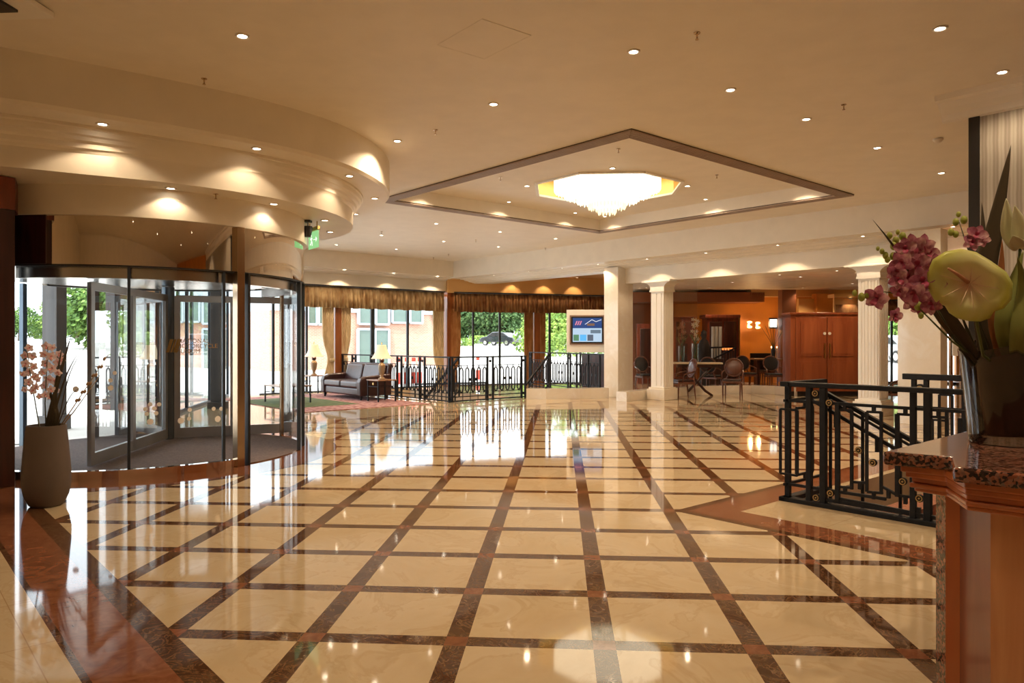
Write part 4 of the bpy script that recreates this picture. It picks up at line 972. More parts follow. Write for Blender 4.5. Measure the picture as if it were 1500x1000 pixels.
for k, (d, za, zb) in enumerate(((.0, CT - .085, CT - .055), (.02, CT - .11, CT - .085), (.045, CT - .135, CT - .11), (.035, CT - .155, CT - .135), (.055, CT - .175, CT - .155))):
    q_ = [Vector(p) for p in up1]; dd_ = Vector((.55, .8, 0)) * d * 1.2; q_ = [p + dd_ * (1 if i < 4 else 0) for i, p in enumerate(q_)]
    q_[0] += Vector((d * .8, 0, 0)); 
    MB().prism(q_, za, zb).build('cornice_moulding', cherry, ctr, bevel=.006)
zb = CT - .17
def Pf(px, t): v = Pt(px, 500, t); v.z = 0; return v
g0, g1, g2, g3 = Pf(1371, 3.20), Pf(1385, 3.10), Pf(1406, 3.06), Pf(1451, 2.80)
MB().prism([g0, g1, g1 + Vector((.9, .8, 0)), g0 + Vector((.9, .9, 0))], 0, zb).build('granite_edge_slab', granite_m, ctr)
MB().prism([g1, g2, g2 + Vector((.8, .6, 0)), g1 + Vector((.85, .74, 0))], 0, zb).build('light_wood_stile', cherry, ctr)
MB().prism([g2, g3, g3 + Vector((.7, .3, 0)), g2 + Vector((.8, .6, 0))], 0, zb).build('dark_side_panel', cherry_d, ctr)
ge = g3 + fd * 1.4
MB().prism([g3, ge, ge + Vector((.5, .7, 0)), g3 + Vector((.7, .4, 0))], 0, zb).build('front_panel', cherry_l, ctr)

# ------------------------------------------------------------------ glass vase and the bouquet on the counter
vc = Pt(1478, 500, 3.25); vc.z = CT + .003
vg = NT('smoky_vase_glass'); vg.col((.36, .25, .19)); vg.set(Roughness=.03, IOR=1.45); vg.b.inputs['Transmission Weight'].default_value = .0; vg.n.remove(vg.b)
tr = vg.n.new('ShaderNodeBsdfTransparent'); tr.inputs[0].default_value = (.58, .50, .45, 1); gl = vg.n.new('ShaderNodeBsdfGlossy'); gl.inputs['Roughness'].default_value = .04; fn = vg.n.new('ShaderNodeFresnel'); mx = vg.n.new('ShaderNodeMixShader')
vg.link(vg.m2('MULTIPLY', fn.outputs[0], 1.8), mx.inputs[0]); vg.link(tr.outputs[0], mx.inputs[1]); vg.link(gl.outputs[0], mx.inputs[2]); vg.link(mx.outputs[0], vg.n['Material Output'].inputs[0])
vase = thing('glass_vase', 'tall smoky glass vase with slanted rim standing on the granite counter', 'vase', vc.copy())
def slant(prof, base, rim_lo, rim_hi, n=48):
    b = MB(); vs = []; L = len(prof)
    dirx = Vector((cT, sT, 0))
    for k in range(n):
        a = 2 * PI * k / n; v = Vector((math.cos(a), math.sin(a), 0)); sx = v.dot(dirx); ht = rim_lo + (rim_hi - rim_lo) * (sx + 1) / 2
        for (r, f) in prof: vs.append(base + v * r + Vector((0, 0, f * ht)))
    fs = [(k * L + i, ((k + 1) % n) * L + i, ((k + 1) % n) * L + i + 1, k * L + i + 1) for k in range(n) for i in range(L - 1)]
    b.add(vs, fs); return b
slant([(.001, .09), (.145, .09), (.150, .12), (.168, .55), (.190, 1.0), (.196, 1.0), (.175, .55), (.158, .10), (.155, .03), (.150, .0), (.001, .0)], vc, .40, .53).build('vase_glass', vg.m, vase, smooth='a')
slant([(.001, .10), (.140, .10), (.145, .14), (.162, .55), (.180, .92), (.001, .86)], vc, .40, .53).build('dark_vase_filling', M('wet_brown_filling', (.20, .10, .075), .5, var=.3, vs=6), vase, smooth='a')
stemm = M('green_stem', (.10, .13, .03), .5); stemd = M('dark_olive_stem', (.045, .05, .02), .5)
leafd = M('dark_brown_green_leaf', (.060, .045, .025), .4); leafo = M('olive_leaf', (.20, .22, .05), .45)
def thinpetal(t, k=.45):
    src = t.b.inputs['Base Color'].links[0].from_socket if t.b.inputs['Base Color'].links else None
    tl_ = t.n.new('ShaderNodeBsdfTranslucent')
    if src: t.link(src, tl_.inputs[0])
    mx_ = t.n.new('ShaderNodeMixShader'); mx_.inputs[0].default_value = k
    t.link(t.b.outputs[0], mx_.inputs[1]); t.link(tl_.outputs[0], mx_.inputs[2]); t.link(mx_.outputs[0], t.n['Material Output'].inputs[0]); return t.m
orchm = NT('mauve_orchid_petal'); orchm.col(orchm.ramp(orchm.noise(30, 4), [(.35, (.30, .07, .13)), (.5, (.46, .17, .23)), (.68, (.70, .46, .44))])); orchm.set(Roughness=.55); orchm = thinpetal(orchm)
orchc = M('crimson_orchid_lip', (.38, .05, .11), .5)
pinkp = NT('peach_pink_petal'); pinkp.col(pinkp.ramp(pinkp.noise(14, 3), [(.3, (.86, .58, .56)), (.5, (.95, .78, .76)), (.7, (.97, .90, .90))])); pinkp.set(Roughness=.6); pinkp = thinpetal(pinkp, .55)
budm = M('lime_bud', (.34, .38, .06), .5)
def petal(b, L, w_, curl, rot, tilt=.5, n=6):
    """petal leaving the origin, in a plane tilted forward (+y is the flower's face)"""
    vs = []; fs = []
    for i in range(n + 1):
        u = i / n; wd_ = w_ * math.sin(PI * min(1, (u * .92 + .08))) ** .7
        y = curl * math.sin(u * PI * .9) * L + tilt * u * L * .5; r_ = u * L
        for s_ in (-1, -.5, 0, .5, 1):
            x = s_ * wd_; yy = y + abs(s_) ** 2 * wd_ * .35
            v = Vector((x * math.cos(rot) + r_ * math.sin(rot), -yy, -x * math.sin(rot) + r_ * math.cos(rot))); vs.append(v)
    for i in range(n):
        for k in range(4): q_ = i * 5 + k; fs.append((q_, q_ + 1, q_ + 6, q_ + 5))
    b.add(vs, fs)
def blossom_mesh(pm, lm, sz):
    o = thing('blossom', '', None); o.name = 'blossom'
    b = MB()
    for k, (a, L, w_) in enumerate(((0, 1, .34), (1.25, .95, .42), (-1.25, .95, .42), (2.45, .9, .34), (-2.45, .9, .34))): petal(b, sz * L, sz * w_, .12 if k in (1, 2) else -.05, a, .3)
    p = b.build('petals', pm, None, smooth=True)
    b = MB(); petal(b, sz * .55, sz * .22, .5, PI, 1.2); petal(b, sz * .3, sz * .18, .5, 0, 1.4); b.build('flower_lip', lm, p, smooth=True)
    bpy.data.objects.remove(o); p.name = 'blossom'; return p
bp_m = blossom_mesh(orchm, orchc, .050); bp_p = blossom_mesh(pinkp, M('rose_lip', (.70, .32, .32), .5), .042)
usedb = {}
def blossom(proto, loc, par, face, roll=0, sc=1.0):
    o = proto if proto.name not in usedb else copy_tree(proto); usedb[proto.name] = 1
    if o is proto: pass
    o.parent = par; o.location = Vector(loc) - wloc(par); q = Vector((0, -1, 0)).rotation_difference(Vector(face).normalized())
    o.rotation_mode = 'QUATERNION'; o.rotation_quaternion = q @ Matrix.Rotation(roll, 3, 'Y').to_quaternion(); o.scale = (sc,) * 3; return o
toc = lambda p: Vector((-p.x, -p.y, 1.5 - p.z + .0)).normalized()
def strapleaf(pts, ws, mat, name, label, cat='leaf', face=None, group=None, parent=None):
    pts = [Vector(p) for p in pts]; b = MB(); vs = []; fs = []; m = 14
    def bz(u):
        n = len(pts) - 1; f = u * n; i = min(int(f), n - 1); g = f - i
        p0, p1, p2, p3 = pts[max(i - 1, 0)], pts[i], pts[i + 1], pts[min(i + 2, n)]
        return .5 * ((2 * p1) + (p2 - p0) * g + (2 * p0 - 5 * p1 + 4 * p2 - p3) * g * g + (3 * p1 - p0 - 3 * p2 + p3) * g ** 3)
    for i in range(m + 1):
        u = i / m; p = bz(u); d = (bz(min(1, u + .02)) - bz(max(0, u - .02))).normalized(); f = Vector(face) if face else toc(p); sd2 = d.cross(f).normalized(); nn = sd2.cross(d)
        w_ = ws * (math.sin(PI * (.12 + .88 * u)) ** .6 if u < 1 else 0) * (1 - u ** 3 * .8)
        for s_ in (-1, -.4, 0, .4, 1): vs.append(p + sd2 * s_ * w_ - nn * (1 - abs(s_)) * w_ * .25)
    for i in range(m):
        for k in range(4): q_ = i * 5 + k; fs.append((q_, q_ + 1, q_ + 6, q_ + 5))
    b.add(vs, fs)
    if parent is not None: return b.build(name, mat, parent, smooth=True, thick=.002)
    o = b.build(name, mat, None, smooth=True, thick=.002); return tag(o, label, cat, group)
W0 = lambda px, py, t: Pt(px, py, t)
# broad dark spear leaves
vb0 = vc + Vector((0, 0, .25))
strapleaf([vb0 + Vector((-.06, .02, 0)), W0(1440, 430, 3.25), W0(1460, 320, 3.22), W0(1481, 212, 3.2)], .045, leafd, 'spear_leaf', 'tallest dark spear shaped leaf rising from the counter vase')
strapleaf([vb0 + Vector((-.05, .05, 0)), W0(1432, 420, 3.35), W0(1440, 350, 3.38), W0(1438, 295, 3.4)], .02, leafd, 'spear_leaf', 'small grey green spear leaf left of the tallest leaf')
strapleaf([vb0 + Vector((-.1, -.02, .05)), W0(1385, 480, 3.1), W0(1350, 425, 3.08), W0(1310, 362, 3.05), W0(1277, 320, 3.0)], .010, leafd, 'spear_leaf', 'thin dark leaf tip pointing up left behind the mauve orchids')
strapleaf([vb0 + Vector((-.1, .0, .02)), W0(1412, 500, 3.15), W0(1372, 445, 3.12), W0(1330, 440, 3.1)], .030, leafd, 'strap_leaf', 'brown drooping strap leaf under the pale anthurium')
strapleaf([vb0 + Vector((.02, -.05, 0)), W0(1470, 480, 3.1), W0(1483, 420, 3.1), W0(1500, 365, 3.1)], .035, leafo, 'strap_leaf', 'yellow green strap leaf at the right of the counter vase')
strapleaf([vb0 + Vector((.03, -.02, 0)), W0(1490, 500, 3.05), W0(1498, 420, 3.05), W0(1490, 375, 3.0)], .030, leafo, 'strap_leaf', 'olive leaf curling beside the pale lily at the frame edge')
strapleaf([vb0 + Vector((-.02, -.04, 0)), W0(1455, 470, 3.15), W0(1466, 400, 3.15), W0(1468, 350, 3.15)], .022, M('rust_leaf', (.30, .11, .03), .5), 'strap_leaf', 'rust orange upright bud leaf right of the anthurium')
for i, (x0, x1, y1, l_) in enumerate([(1435, 1400, 440, 'thin olive stem leaf leaning left in the vase mouth'), (1450, 1425, 450, 'thin olive stem leaf under the anthurium'), (1425, 1378, 470, 'outermost thin dark stem leaf leaning far left over the vase rim')]):
    strapleaf([vb0 + Vector((-.08 + .03 * i, .0, 0)), W0(x0, 530, 3.2), W0((x0 + x1) / 2, (530 + y1) / 2, 3.15), W0(x1, y1, 3.12)], .010, stemd, 'grass_leaf', l_)
# anthurium
an = thing('anthurium_flower', 'large pale yellow green anthurium bloom with pink veins facing the room', 'flower', W0(1420, 418, 2.95))
c = W0(1418, 412, 2.93); f = toc(c); rgt = Vector((cT, sT, 0)); up_ = rgt.cross(f) * -1
if up_.z < 0: up_ = -up_
t = NT('pale_anthurium'); ln_ = t.n.new('ShaderNodeVectorMath'); ln_.operation = 'LENGTH'; t.link(t.co(), ln_.inputs[0])
dd_n = t.m2('MULTIPLY_ADD', t.noise(9, 4, (1, 1, 1), 1.0), .07, ln_.outputs['Value']); t.col(t.ramp(dd_n, [(.04, (.80, .55, .40)), (.075, (.84, .72, .48)), (.13, (.80, .78, .40)), (.20, (.66, .68, .16))])); t.set(Roughness=.3); thinpetal(t, .3)
outl = [(1360, 425), (1358, 400), (1366, 380), (1385, 368), (1408, 364), (1430, 369), (1452, 382), (1474, 398), (1484, 415), (1482, 438), (1470, 452), (1456, 456), (1450, 466), (1436, 471), (1418, 470), (1402, 466), (1390, 458), (1384, 448), (1370, 442)]
b = MB(); rings = []; tt_ = 2.93; N = len(outl) * 3
def ol(i):
    f_ = i / 3; k = int(f_) % len(outl); g = f_ - int(f_); a_ = outl[k]; b_ = outl[(k + 1) % len(outl)]; return a_[0] + (b_[0] - a_[0]) * g, a_[1] + (b_[1] - a_[1]) * g
ctr_ = (1423, 418); vs = [Pt(*ctr_, tt_ + .035)]; fs = []
for j, rr_ in enumerate((.15, .35, .55, .75, .92, 1.0)):
    for i in range(N):
        px, py = ol(i); rad_ = math.sin(i * 2 * PI / N * 5) * .006 * rr_
        vs.append(Pt(ctr_[0] + (px - ctr_[0]) * rr_, ctr_[1] + (py - ctr_[1]) * rr_, tt_ + .035 * (1 - rr_) ** 1.5 + .03 * max(0, rr_ - .75) * 4 + rad_ + .02 * (py - 418) / 50 * rr_))
for i in range(N): fs.append((0, 1 + i, 1 + (i + 1) % N))
for j in range(5):
    for i in range(N): fs.append((1 + j * N + i, 1 + j * N + (i + 1) % N, 1 + (j + 1) * N + (i + 1) % N, 1 + (j + 1) * N + i))
b.add(vs, fs); b.build('spathe', t.m, an, smooth=True, thick=.003)
b = MB(); vein = M('pink_vein', (.80, .60, .42), .4)
for ex, ey in [(1370, 440), (1365, 400), (1392, 375), (1425, 372), (1455, 390), (1475, 425), (1455, 448), (1428, 462), (1402, 458)]:
    p0 = Pt(1421, 415, tt_ + .030); p1 = Pt((1421 + ex) / 2, (415 + ey) / 2, tt_ + .007); b.tube([p0, p1, Pt(1421 + (ex - 1421) * .8, 415 + (ey - 415) * .8, tt_ + .0)], [.0022, .0014, .0005], 5)
b.build('petal_vein', vein, an, smooth=True)
MB().tube([Pt(1418, 413, 2.955), Pt(1405, 403, 2.90), Pt(1389, 393, 2.88)], [.008, .007, .004], 10).build('spadix', M('salmon_spadix', (.52, .24, .13), .6), an, smooth=True)
MB().tube([Pt(1425, 425, 2.975), Pt(1432, 480, 3.03), Pt(1440, 520, 3.1), vc + Vector((-.03, 0, .32))], .006).build('flower_stem', stemm, an, smooth=True)
# mauve orchids
oc1 = thing('orchid_stem', 'dense cluster of mauve orchids with lime buds left of the anthurium', 'flower', W0(1350, 420, 3.05))
MB().tube([vc + Vector((-.08, 0, .32)), W0(1400, 500, 3.12), W0(1360, 430, 3.1), W0(1330, 375, 3.08), W0(1312, 350, 3.08)], [.005, .005, .004, .003, .002], 8).build('flower_stem', stemd, oc1, smooth=True)
random.seed(11)
for px, py, s_ in [(1326, 365, 1.), (1352, 358, 1.), (1370, 384, .9), (1315, 410, .9), (1334, 442, 1.), (1366, 446, 1.), (1318, 425, .8), (1375, 430, .8), (1338, 360, 1.1), (1358, 372, 1.1), (1322, 385, 1.1), (1345, 388, 1.2), (1362, 395, 1.1), (1330, 408, 1.2), (1352, 412, 1.25), (1368, 418, 1.1), (1340, 430, 1.2), (1358, 438, 1.2), (1312, 398, .9), (1372, 400, 1.0), (1348, 450, .9)]:
    c = W0(px, py, 3.02 + random.uniform(-.05, .06)); blossom(bp_m, c, oc1, toc(c) + Vector((random.uniform(-.6, .5), 0, random.uniform(-.5, .3))), random.uniform(-.7, .7), s_)
def buds(par, l, r=.011, name='flower_bud'):
    for px, py, t_, k in l: b = MB(); b.ball(W0(px, py, t_), r * k, 10, 8, (1, 1, 1.3)); b.build(name, budm, par, smooth=True)
buds(oc1, [(1303, 345, 3.08, 1.1), (1312, 352, 3.08, 1.2), (1322, 346, 3.08, 1.3), (1328, 352, 3.08, 1.0), (1309, 360, 3.08, 1.3), (1315, 340, 3.08, .8), (1292, 368, 3.06, .9), (1297, 374, 3.06, 1.1), (1286, 364, 3.06, .7), (1308, 375, 3.06, 1.2), (1300, 380, 3.06, 1.0)])
oc2 = thing('orchid_stem', 'long low orchid stem reaching left with two single mauve blooms', 'flower', W0(1330, 450, 3.0))
MB().tube([vc + Vector((-.1, 0, .34)), W0(1395, 500, 3.1), W0(1350, 455, 3.05), W0(1320, 432, 3.02), W0(1296, 427, 3.0), W0(1270, 433, 3.0)], [.004, .004, .003, .003, .002, .0015], 8).build('flower_stem', stemm, oc2, smooth=True)
for px, py, s_, fx in [(1285, 436, 1.15, -.5), (1310, 462, .75, .6)]:
    c = W0(px, py, 2.98); blossom(bp_m, c, oc2, toc(c) + Vector((fx, 0, -.2)), .3, s_)
buds(oc2, [(1252, 429, 3.0, .9), (1262, 435, 3.0, 1.3), (1270, 433, 3.0, 1.0), (1345, 448, 3.04, 1.4), (1349, 462, 3.04, 1.0)])
oc3 = thing('orchid_stem', 'short upright orchid stem with one mauve bloom and lime buds at its top', 'flower', W0(1430, 380, 3.2))
MB().tube([vc + Vector((-.02, .05, .32)), W0(1430, 460, 3.22), W0(1423, 380, 3.2), W0(1405, 325, 3.2)], [.005, .004, .003, .002], 8).build('flower_stem', stemd, oc3, smooth=True)
for px, py, s_ in [(1430, 345, 1.0), (1424, 356, .9), (1437, 352, .8)]: c = W0(px, py, 3.18); blossom(bp_m, c, oc3, toc(c) + Vector((.2, 0, .4)), .5, s_)
buds(oc3, [(1400, 325, 3.2, 1.2), (1412, 322, 3.2, 1.3), (1404, 314, 3.2, .9), (1393, 340, 3.2, 1.2), (1400, 343, 3.2, 1.1)])
# pale lily at the frame edge
ly = thing('lily_flower', 'pale cream lily bloom at the right edge behind the spear leaf', 'flower', W0(1490, 340, 3.2))
t = NT('cream_lily_petal'); t.col((.70, .72, .50)); t.set(Roughness=.5)
b = MB()
for (x1, y1), (x2, y2) in (((1480, 345), (1473, 288)), ((1488, 350), (1492, 285)), ((1496, 350), (1512, 300)), ((1492, 352), (1478, 318))):
    pass
strapleaf([W0(1492, 365, 3.2), W0(1478, 335, 3.17), W0(1474, 290, 3.15)], .035, t.m, 'petal', '', parent=ly)
strapleaf([W0(1494, 365, 3.18), W0(1494, 335, 3.13), W0(1486, 300, 3.12)], .035, t.m, 'petal', '', parent=ly)
strapleaf([W0(1496, 365, 3.2), W0(1510, 335, 3.17), W0(1520, 300, 3.15)], .035, t.m, 'petal', '', parent=ly)
strapleaf([W0(1494, 365, 3.16), W0(1488, 355, 3.10), W0(1484, 345, 3.05)], .028, t.m, 'petal', '', parent=ly)
MB().tube([vc + Vector((.03, 0, .32)), W0(1490, 430, 3.15), W0(1494, 365, 3.2)], .006).build('flower_stem', stemm, ly, smooth=True)

# ------------------------------------------------------------------ tall pot with pink orchids by the door
pb_ = Pt(68, 500, 6.72); pb_.z = .002
pot = thing('plant_pot', 'tall taupe ceramic floor pot on the marble floor left of the revolving door', 'pot', pb_.copy())
MB().lathe(pb_, [(.001, 0), (.125, 0), (.14, .012), (.18, .10), (.198, .20), (.197, .32), (.178, .55), (.160, .735), (.150, .735), (.165, .55), (.18, .30), (.001, .28)], 48).build('pot_body', potm, pot, smooth='a')
MB().lathe(pb_, [(.001, .62), (.160, .62)], 24).build('dark_soil', blackm, pot)
pt_ = pb_ + Vector((0, 0, .62))
PT = 6.72
def ptp(px, py, dt=0): return Pt(px, py, PT + dt)
random.seed(5)
for lab, path, bl in (
    ('pale pink orchid stem leaning left in the tall floor pot', [(60, 640), (50, 580), (43, 540), (40, 515)], [(42, 510, 1.), (36, 520, 1.), (47, 522, 1.1), (38, 533, 1.1), (50, 536, 1.), (44, 545, 1.2), (34, 547, .9), (52, 552, 1.1), (41, 560, 1.1), (47, 572, 1.), (37, 570, .8), (54, 566, 1.), (58, 580, .8)]),
    ('pink orchid stem standing upright in the tall floor pot', [(68, 640), (66, 590), (68, 550), (70, 508)], [(68, 507, 1.1), (78, 510, 1.), (86, 518, 1.), (64, 518, 1.), (74, 522, 1.2), (84, 530, 1.1), (66, 532, 1.1), (90, 526, .9), (76, 540, 1.2), (62, 545, 1.), (86, 545, 1.), (70, 555, 1.1), (80, 558, 1.1), (64, 565, 1.), (74, 570, 1.), (56, 556, .9), (82, 572, .8), (66, 578, .9), (72, 582, .8)])):
    r = thing('orchid_stem', lab, 'flower', ptp(*path[0]) - Vector((0, 0, 0)))
    pts = [pt_ + Vector((-.03, 0, 0))] + [ptp(*p) for p in path]
    MB().tube(pts, [.006, .006, .005, .004, .003], 8).build('flower_stem', stemd, r, smooth=True)
    for px, py, s_ in bl:
        c = ptp(px, py, random.uniform(-.08, .08)); blossom(bp_p, c, r, toc(c) + Vector((random.uniform(-.8, .8), 0, random.uniform(-.5, .5))), random.uniform(-1, 1), s_ * 1.05)
for i, (x1, y1, w_, l_) in enumerate([(105, 488, .020, 'tallest dark strap leaf right of the pink orchids'), (93, 498, .014, 'slim dark strap leaf just behind the pink orchids'), (118, 510, .010, 'narrow dark strap leaf leaning right of the tallest leaf'), (86, 560, .022, 'broad dark strap leaf low in front of the floor pot orchids'), (74, 570, .020, 'short broad dark leaf in the centre of the floor pot'), (130, 500, .006, 'thin dark grass blade arching above the bud twig'), (138, 560, .005, 'thin dark grass blade below the bud twig')]):
    strapleaf([pt_ + Vector((-.01 + .015 * i, .0, 0)), ptp(72 + i * 3, 610), ptp((76 + x1) / 2, (590 + y1) / 2), ptp(x1, y1)], w_, leafd, 'strap_leaf', l_)
for i, (px, py, l_) in enumerate([(159, 519, 'long budding twig reaching right from the floor pot'), (150, 545, 'shorter budding twig below the long one in the floor pot')]):
    r = thing('budding_twig', l_, 'twig', ptp(95, 625)); a = pt_ + Vector((.06, 0, 0)); m_ = ptp(108, 595 + 8 * i); e = ptp(px, py)
    MB().tube([a, m_, e], [.006, .005, .002], 6).build('twig_stem', M('tan_twig', (.36, .24, .12), .6), r, smooth=True)
    if i == 0:
        for k in range(11):
            p = m_.lerp(e, .08 + .08 * k) + Vector((0, 0, .018 * (-1) ** k)); b = MB(); b.ball((0, 0, 0), .013, 8, 6, (1.6, .9, .9))
            o = b.build('twig_bud', M('tan_bud', (.42, .27, .15), .6) if k == 0 else budt, r, local=True, smooth=True); budt = o.data.materials[0]; o.location = p - wloc(r); o.rotation_euler = (0, -.9, 0)

# ------------------------------------------------------------------ lounge: rug, sofa, tables, lamps
rugm = NT('pink_patterned_rug'); n = rugm.noise(9, 3); rugm.col(rugm.ramp(n, [(.35, (.22, .07, .07)), (.5, (.42, .20, .19)), (.65, (.52, .33, .28))])); rugm.set(Roughness=.95)
rug = thing('lounge_rug', 'pink bordered rug with a green centre under the leather sofa', 'rug', pq(10, 23.5, 0))
MB().prism([pq(9.7, 20.55), pq(14.3, 20.55), pq(14.3, 27.4), pq(9.7, 27.4)], .001, .012).build('pink_border', rugm.m, rug)
MB().prism([pq(9.7, 22.0), pq(12.4, 22.0), pq(12.4, 26.2), pq(9.7, 26.2)], .012, .016).build('green_centre', M('green_rug_pile', (.10, .14, .05), .95, var=.3, vs=8), rug)
# sofa: x local = along its length, +y = its back
sf = thing('leather_sofa', 'dark brown two seat leather sofa standing on the pink rug', 'sofa', pq(13.75, 24.7, .014), 3 * PI / 4 + PI)
def rb(c, d, nm, mat=leather, bv=.04, par=None, rx=0): 
    return MB().box(c, d, rx=rx).build(nm, mat, par or sf, local=True, bevel=bv, seg=3)
# local frame: rotated so that +y points along (1,1)
sf.rotation_euler = (0, 0, -PI / 4)
Ls = 2.15
rb((0, -.0, .20), (Ls - .1, .84, .20), 'sofa_base')
for x in (-.46, .46): rb((x, -.10, .38), (.90, .72, .17), 'seat_cushion', bv=.05)
for x in (-.46, .46): rb((x, .30, .64), (.90, .20, .50), 'back_cushion', bv=.07, rx=-.22)
rb((0, .43, .55), (Ls - .1, .14, .72), 'sofa_back', bv=.05, rx=-.12)
for x in (-Ls / 2 + .09, Ls / 2 - .09):
    b = MB(); prf = [(-.46, .10), (-.47, .45), (-.43, .55), (-.30, .60), (.10, .62), (.42, .66), (.46, .6), (.46, .10)]
    b.extr([(x - .10, y, z) for y, z in prf], (.20, 0, 0)); b.build('sofa_arm', leather, sf, local=True, bevel=.05, seg=3)
for x in (-Ls / 2 + .1, Ls / 2 - .1):
    for y in (-.38, .38): MB().lathe((x, y, 0), [(.001, 0), (.025, 0), (.035, .11), (.001, .11)], 12).build('sofa_leg', blackm, sf, local=True, smooth='a')
tabw = wood('table_top_wood', (.20, .09, .04), (.36, .19, .09)); 
def sidetable(loc, label, w_=.55, d_=.55, h_=.54, group=None):
    r = thing('side_table', label, 'table', loc, -PI / 4, group)
    MB().box((0, 0, h_ - .015), (w_, d_, .03)).build('table_top', tabw, r, local=True, bevel=.006)
    for x in (-1, 1):
        for y in (-1, 1): MB().box((x * (w_ / 2 - .03), y * (d_ / 2 - .03), (h_ - .03) / 2), (.03, .03, h_ - .03)).build('table_leg', iron, r, local=True)
    b = MB()
    for y in (-1, 1): b.box((0, y * (d_ / 2 - .03), h_ - .17), (w_ - .06, .012, .012))
    for x in (-1, 1): b.box((x * (w_ / 2 - .03), 0, h_ - .17), (.012, d_ - .06, .012))
    b.build('metal_stretcher', iron, r, local=True)
    MB().box((0, -d_ / 2 + .03, h_ - .10), (.05, .012, .05), ry=PI / 4).build('diamond_ornament', gold, r, local=True); return r
tl = pq(13.6, 22.55, .014); sidetable(tl, 'small square metal legged side table at the right end of the sofa')
tl2 = pq(13.3, 27.2, .014); sidetable(tl2, 'small square side table at the far left end of the sofa')
ct = sidetable(pq(10.9, 24.3, .017), 'low metal legged coffee table on the rug, just right of the revolving door', 1.0, .8, .42)
shade_m = NT('cream_lampshade'); shade_m.col((.86, .76, .56)); shade_m.set(Roughness=.8); shade_m.b.inputs['Emission Color'].default_value = (1, .74, .42, 1); shade_m.b.inputs['Emission Strength'].default_value = .45; shade_m = shade_m.m
def lamp(loc, label, k=1.0):
    r = thing('table_lamp', label, 'lamp', loc)
    b = MB().lathe((0, 0, 0), [(.001, 0), (.085, 0), (.085, .025), (.045, .05), (.035, .08), (.07, .18), (.09, .30), (.085, .36), (.05, .40), (.04, .42)], 24); b.build('lamp_base', M('tan_urn_ceramic', (.36, .25, .15), .35), r, local=True, smooth='a')
    MB().lathe((0, 0, 0), [(.04, .42), (.065, .45), (.06, .50), (.02, .53), (.015, .56)], 20).build('dark_collar', mahog_dk, r, local=True, smooth='a')
    MB().lathe((0, 0, 0), [(.27, .52), (.24, .545), (.19, .62), (.14, .74), (.115, .83), (.11, .86)], 28).build('lamp_shade', shade_m, r, local=True, smooth=True, thick=.004)
    MB().lathe((0, 0, 0), [(.008, .84), (.008, .89), (.016, .905), (.001, .93)], 10).build('finial', gold, r, local=True)
    point(loc + Vector((0, 0, .68)), 9, parent=r, r=.04); return r
lamp(tl + Vector((0, 0, .541)), 'cream bell shaded urn lamp on the side table right of the sofa')
lamp(tl2 + Vector((0, 0, .541)), 'cream bell shaded urn lamp at the far left end of the sofa')

# ------------------------------------------------------------------ display screen beside the pillar
sc = Pt(859, 485, 20.6); sc_n = Vector((.0, -1, 0)); th_ = -.09
def SP(px, py, off=0):   # on the display's own wall panel
    dx, dy = ray(px); Y0 = sc.y - off; t = Y0 / dy; return Vector((dx * t, Y0, H - (py - 500) * t / F))
ds = thing('display_screen', 'wall mounted flat display screen in a pale frame left of the marble pillar', 'screen', SP(859, 516))
MB().prism([SP(830, 500) - Vector((0, 0, 1.5)), SP(889, 500), SP(889, 500, -.18), SP(830, 500, -.18)], SP(859, 516).z, SP(859, 453.5).z).build('surround_panel', trimw, ds, bevel=.01)
def rect(px0, py0, px1, py1, off, mat, nm, th=.01):
    a, c = SP(px0, py1, off), SP(px1, py0, off); MB().box(((a.x + c.x) / 2, a.y, (a.z + c.z) / 2), (abs(c.x - a.x), th, abs(c.z - a.z))).build(nm, mat, ds)
rect(834.5, 461.5, 885.5, 504.5, .02, M('bronze_bezel', (.30, .19, .14), .4), 'outer_bezel', .05); rect(836.5, 463.5, 883.5, 502.5, .05, blackm, 'screen_bezel', .03)
rect(839, 465.5, 881.5, 480.5, .07, emit('screen_navy', (.015, .06, .22), 1), 'screen_image'); rect(839, 480.5, 881.5, 500.5, .07, emit('screen_pale_blue', (.50, .66, .82), 1), 'screen_image')
rect(840, 490, 848, 499, .075, emit('screen_green', (.10, .26, .14), 1), 'thumbnail_image'); rect(849.5, 490, 859, 499, .075, emit('screen_sky', (.12, .50, .92), 1), 'thumbnail_image'); rect(860.5, 490, 869, 499, .075, emit('screen_grey', (.10, .13, .18), 1), 'thumbnail_image'); rect(865, 483, 880, 488, .075, emit('screen_slate', (.14, .2, .26), 1), 'thumbnail_image')
b = MB(); 
for a_, c_ in (((857, 475), (867, 468)), ((867, 468), (873, 471)), ((873, 471), (881, 468))): b.bar(SP(*a_, .08), SP(*c_, .08), .01, .016)
b.build('roof_outline', emit('screen_white', (.8, .85, .9), 1), ds)
b = MB()
for k in range(3):
    x_ = 842 + k * 3.2; b.add([SP(x_, 476, .08), SP(x_ + 1.8, 476, .08), SP(x_ + 4.2, 470, .08), SP(x_ + 2.4, 470, .08)], [(0, 1, 2, 3)])
b.build('striped_emblem', emit('screen_pink', (.75, .25, .35), 1), ds)
rect(860, 473.5, 871, 477, .08, emit('screen_brown', (.22, .12, .07), 1), 'banner_image')

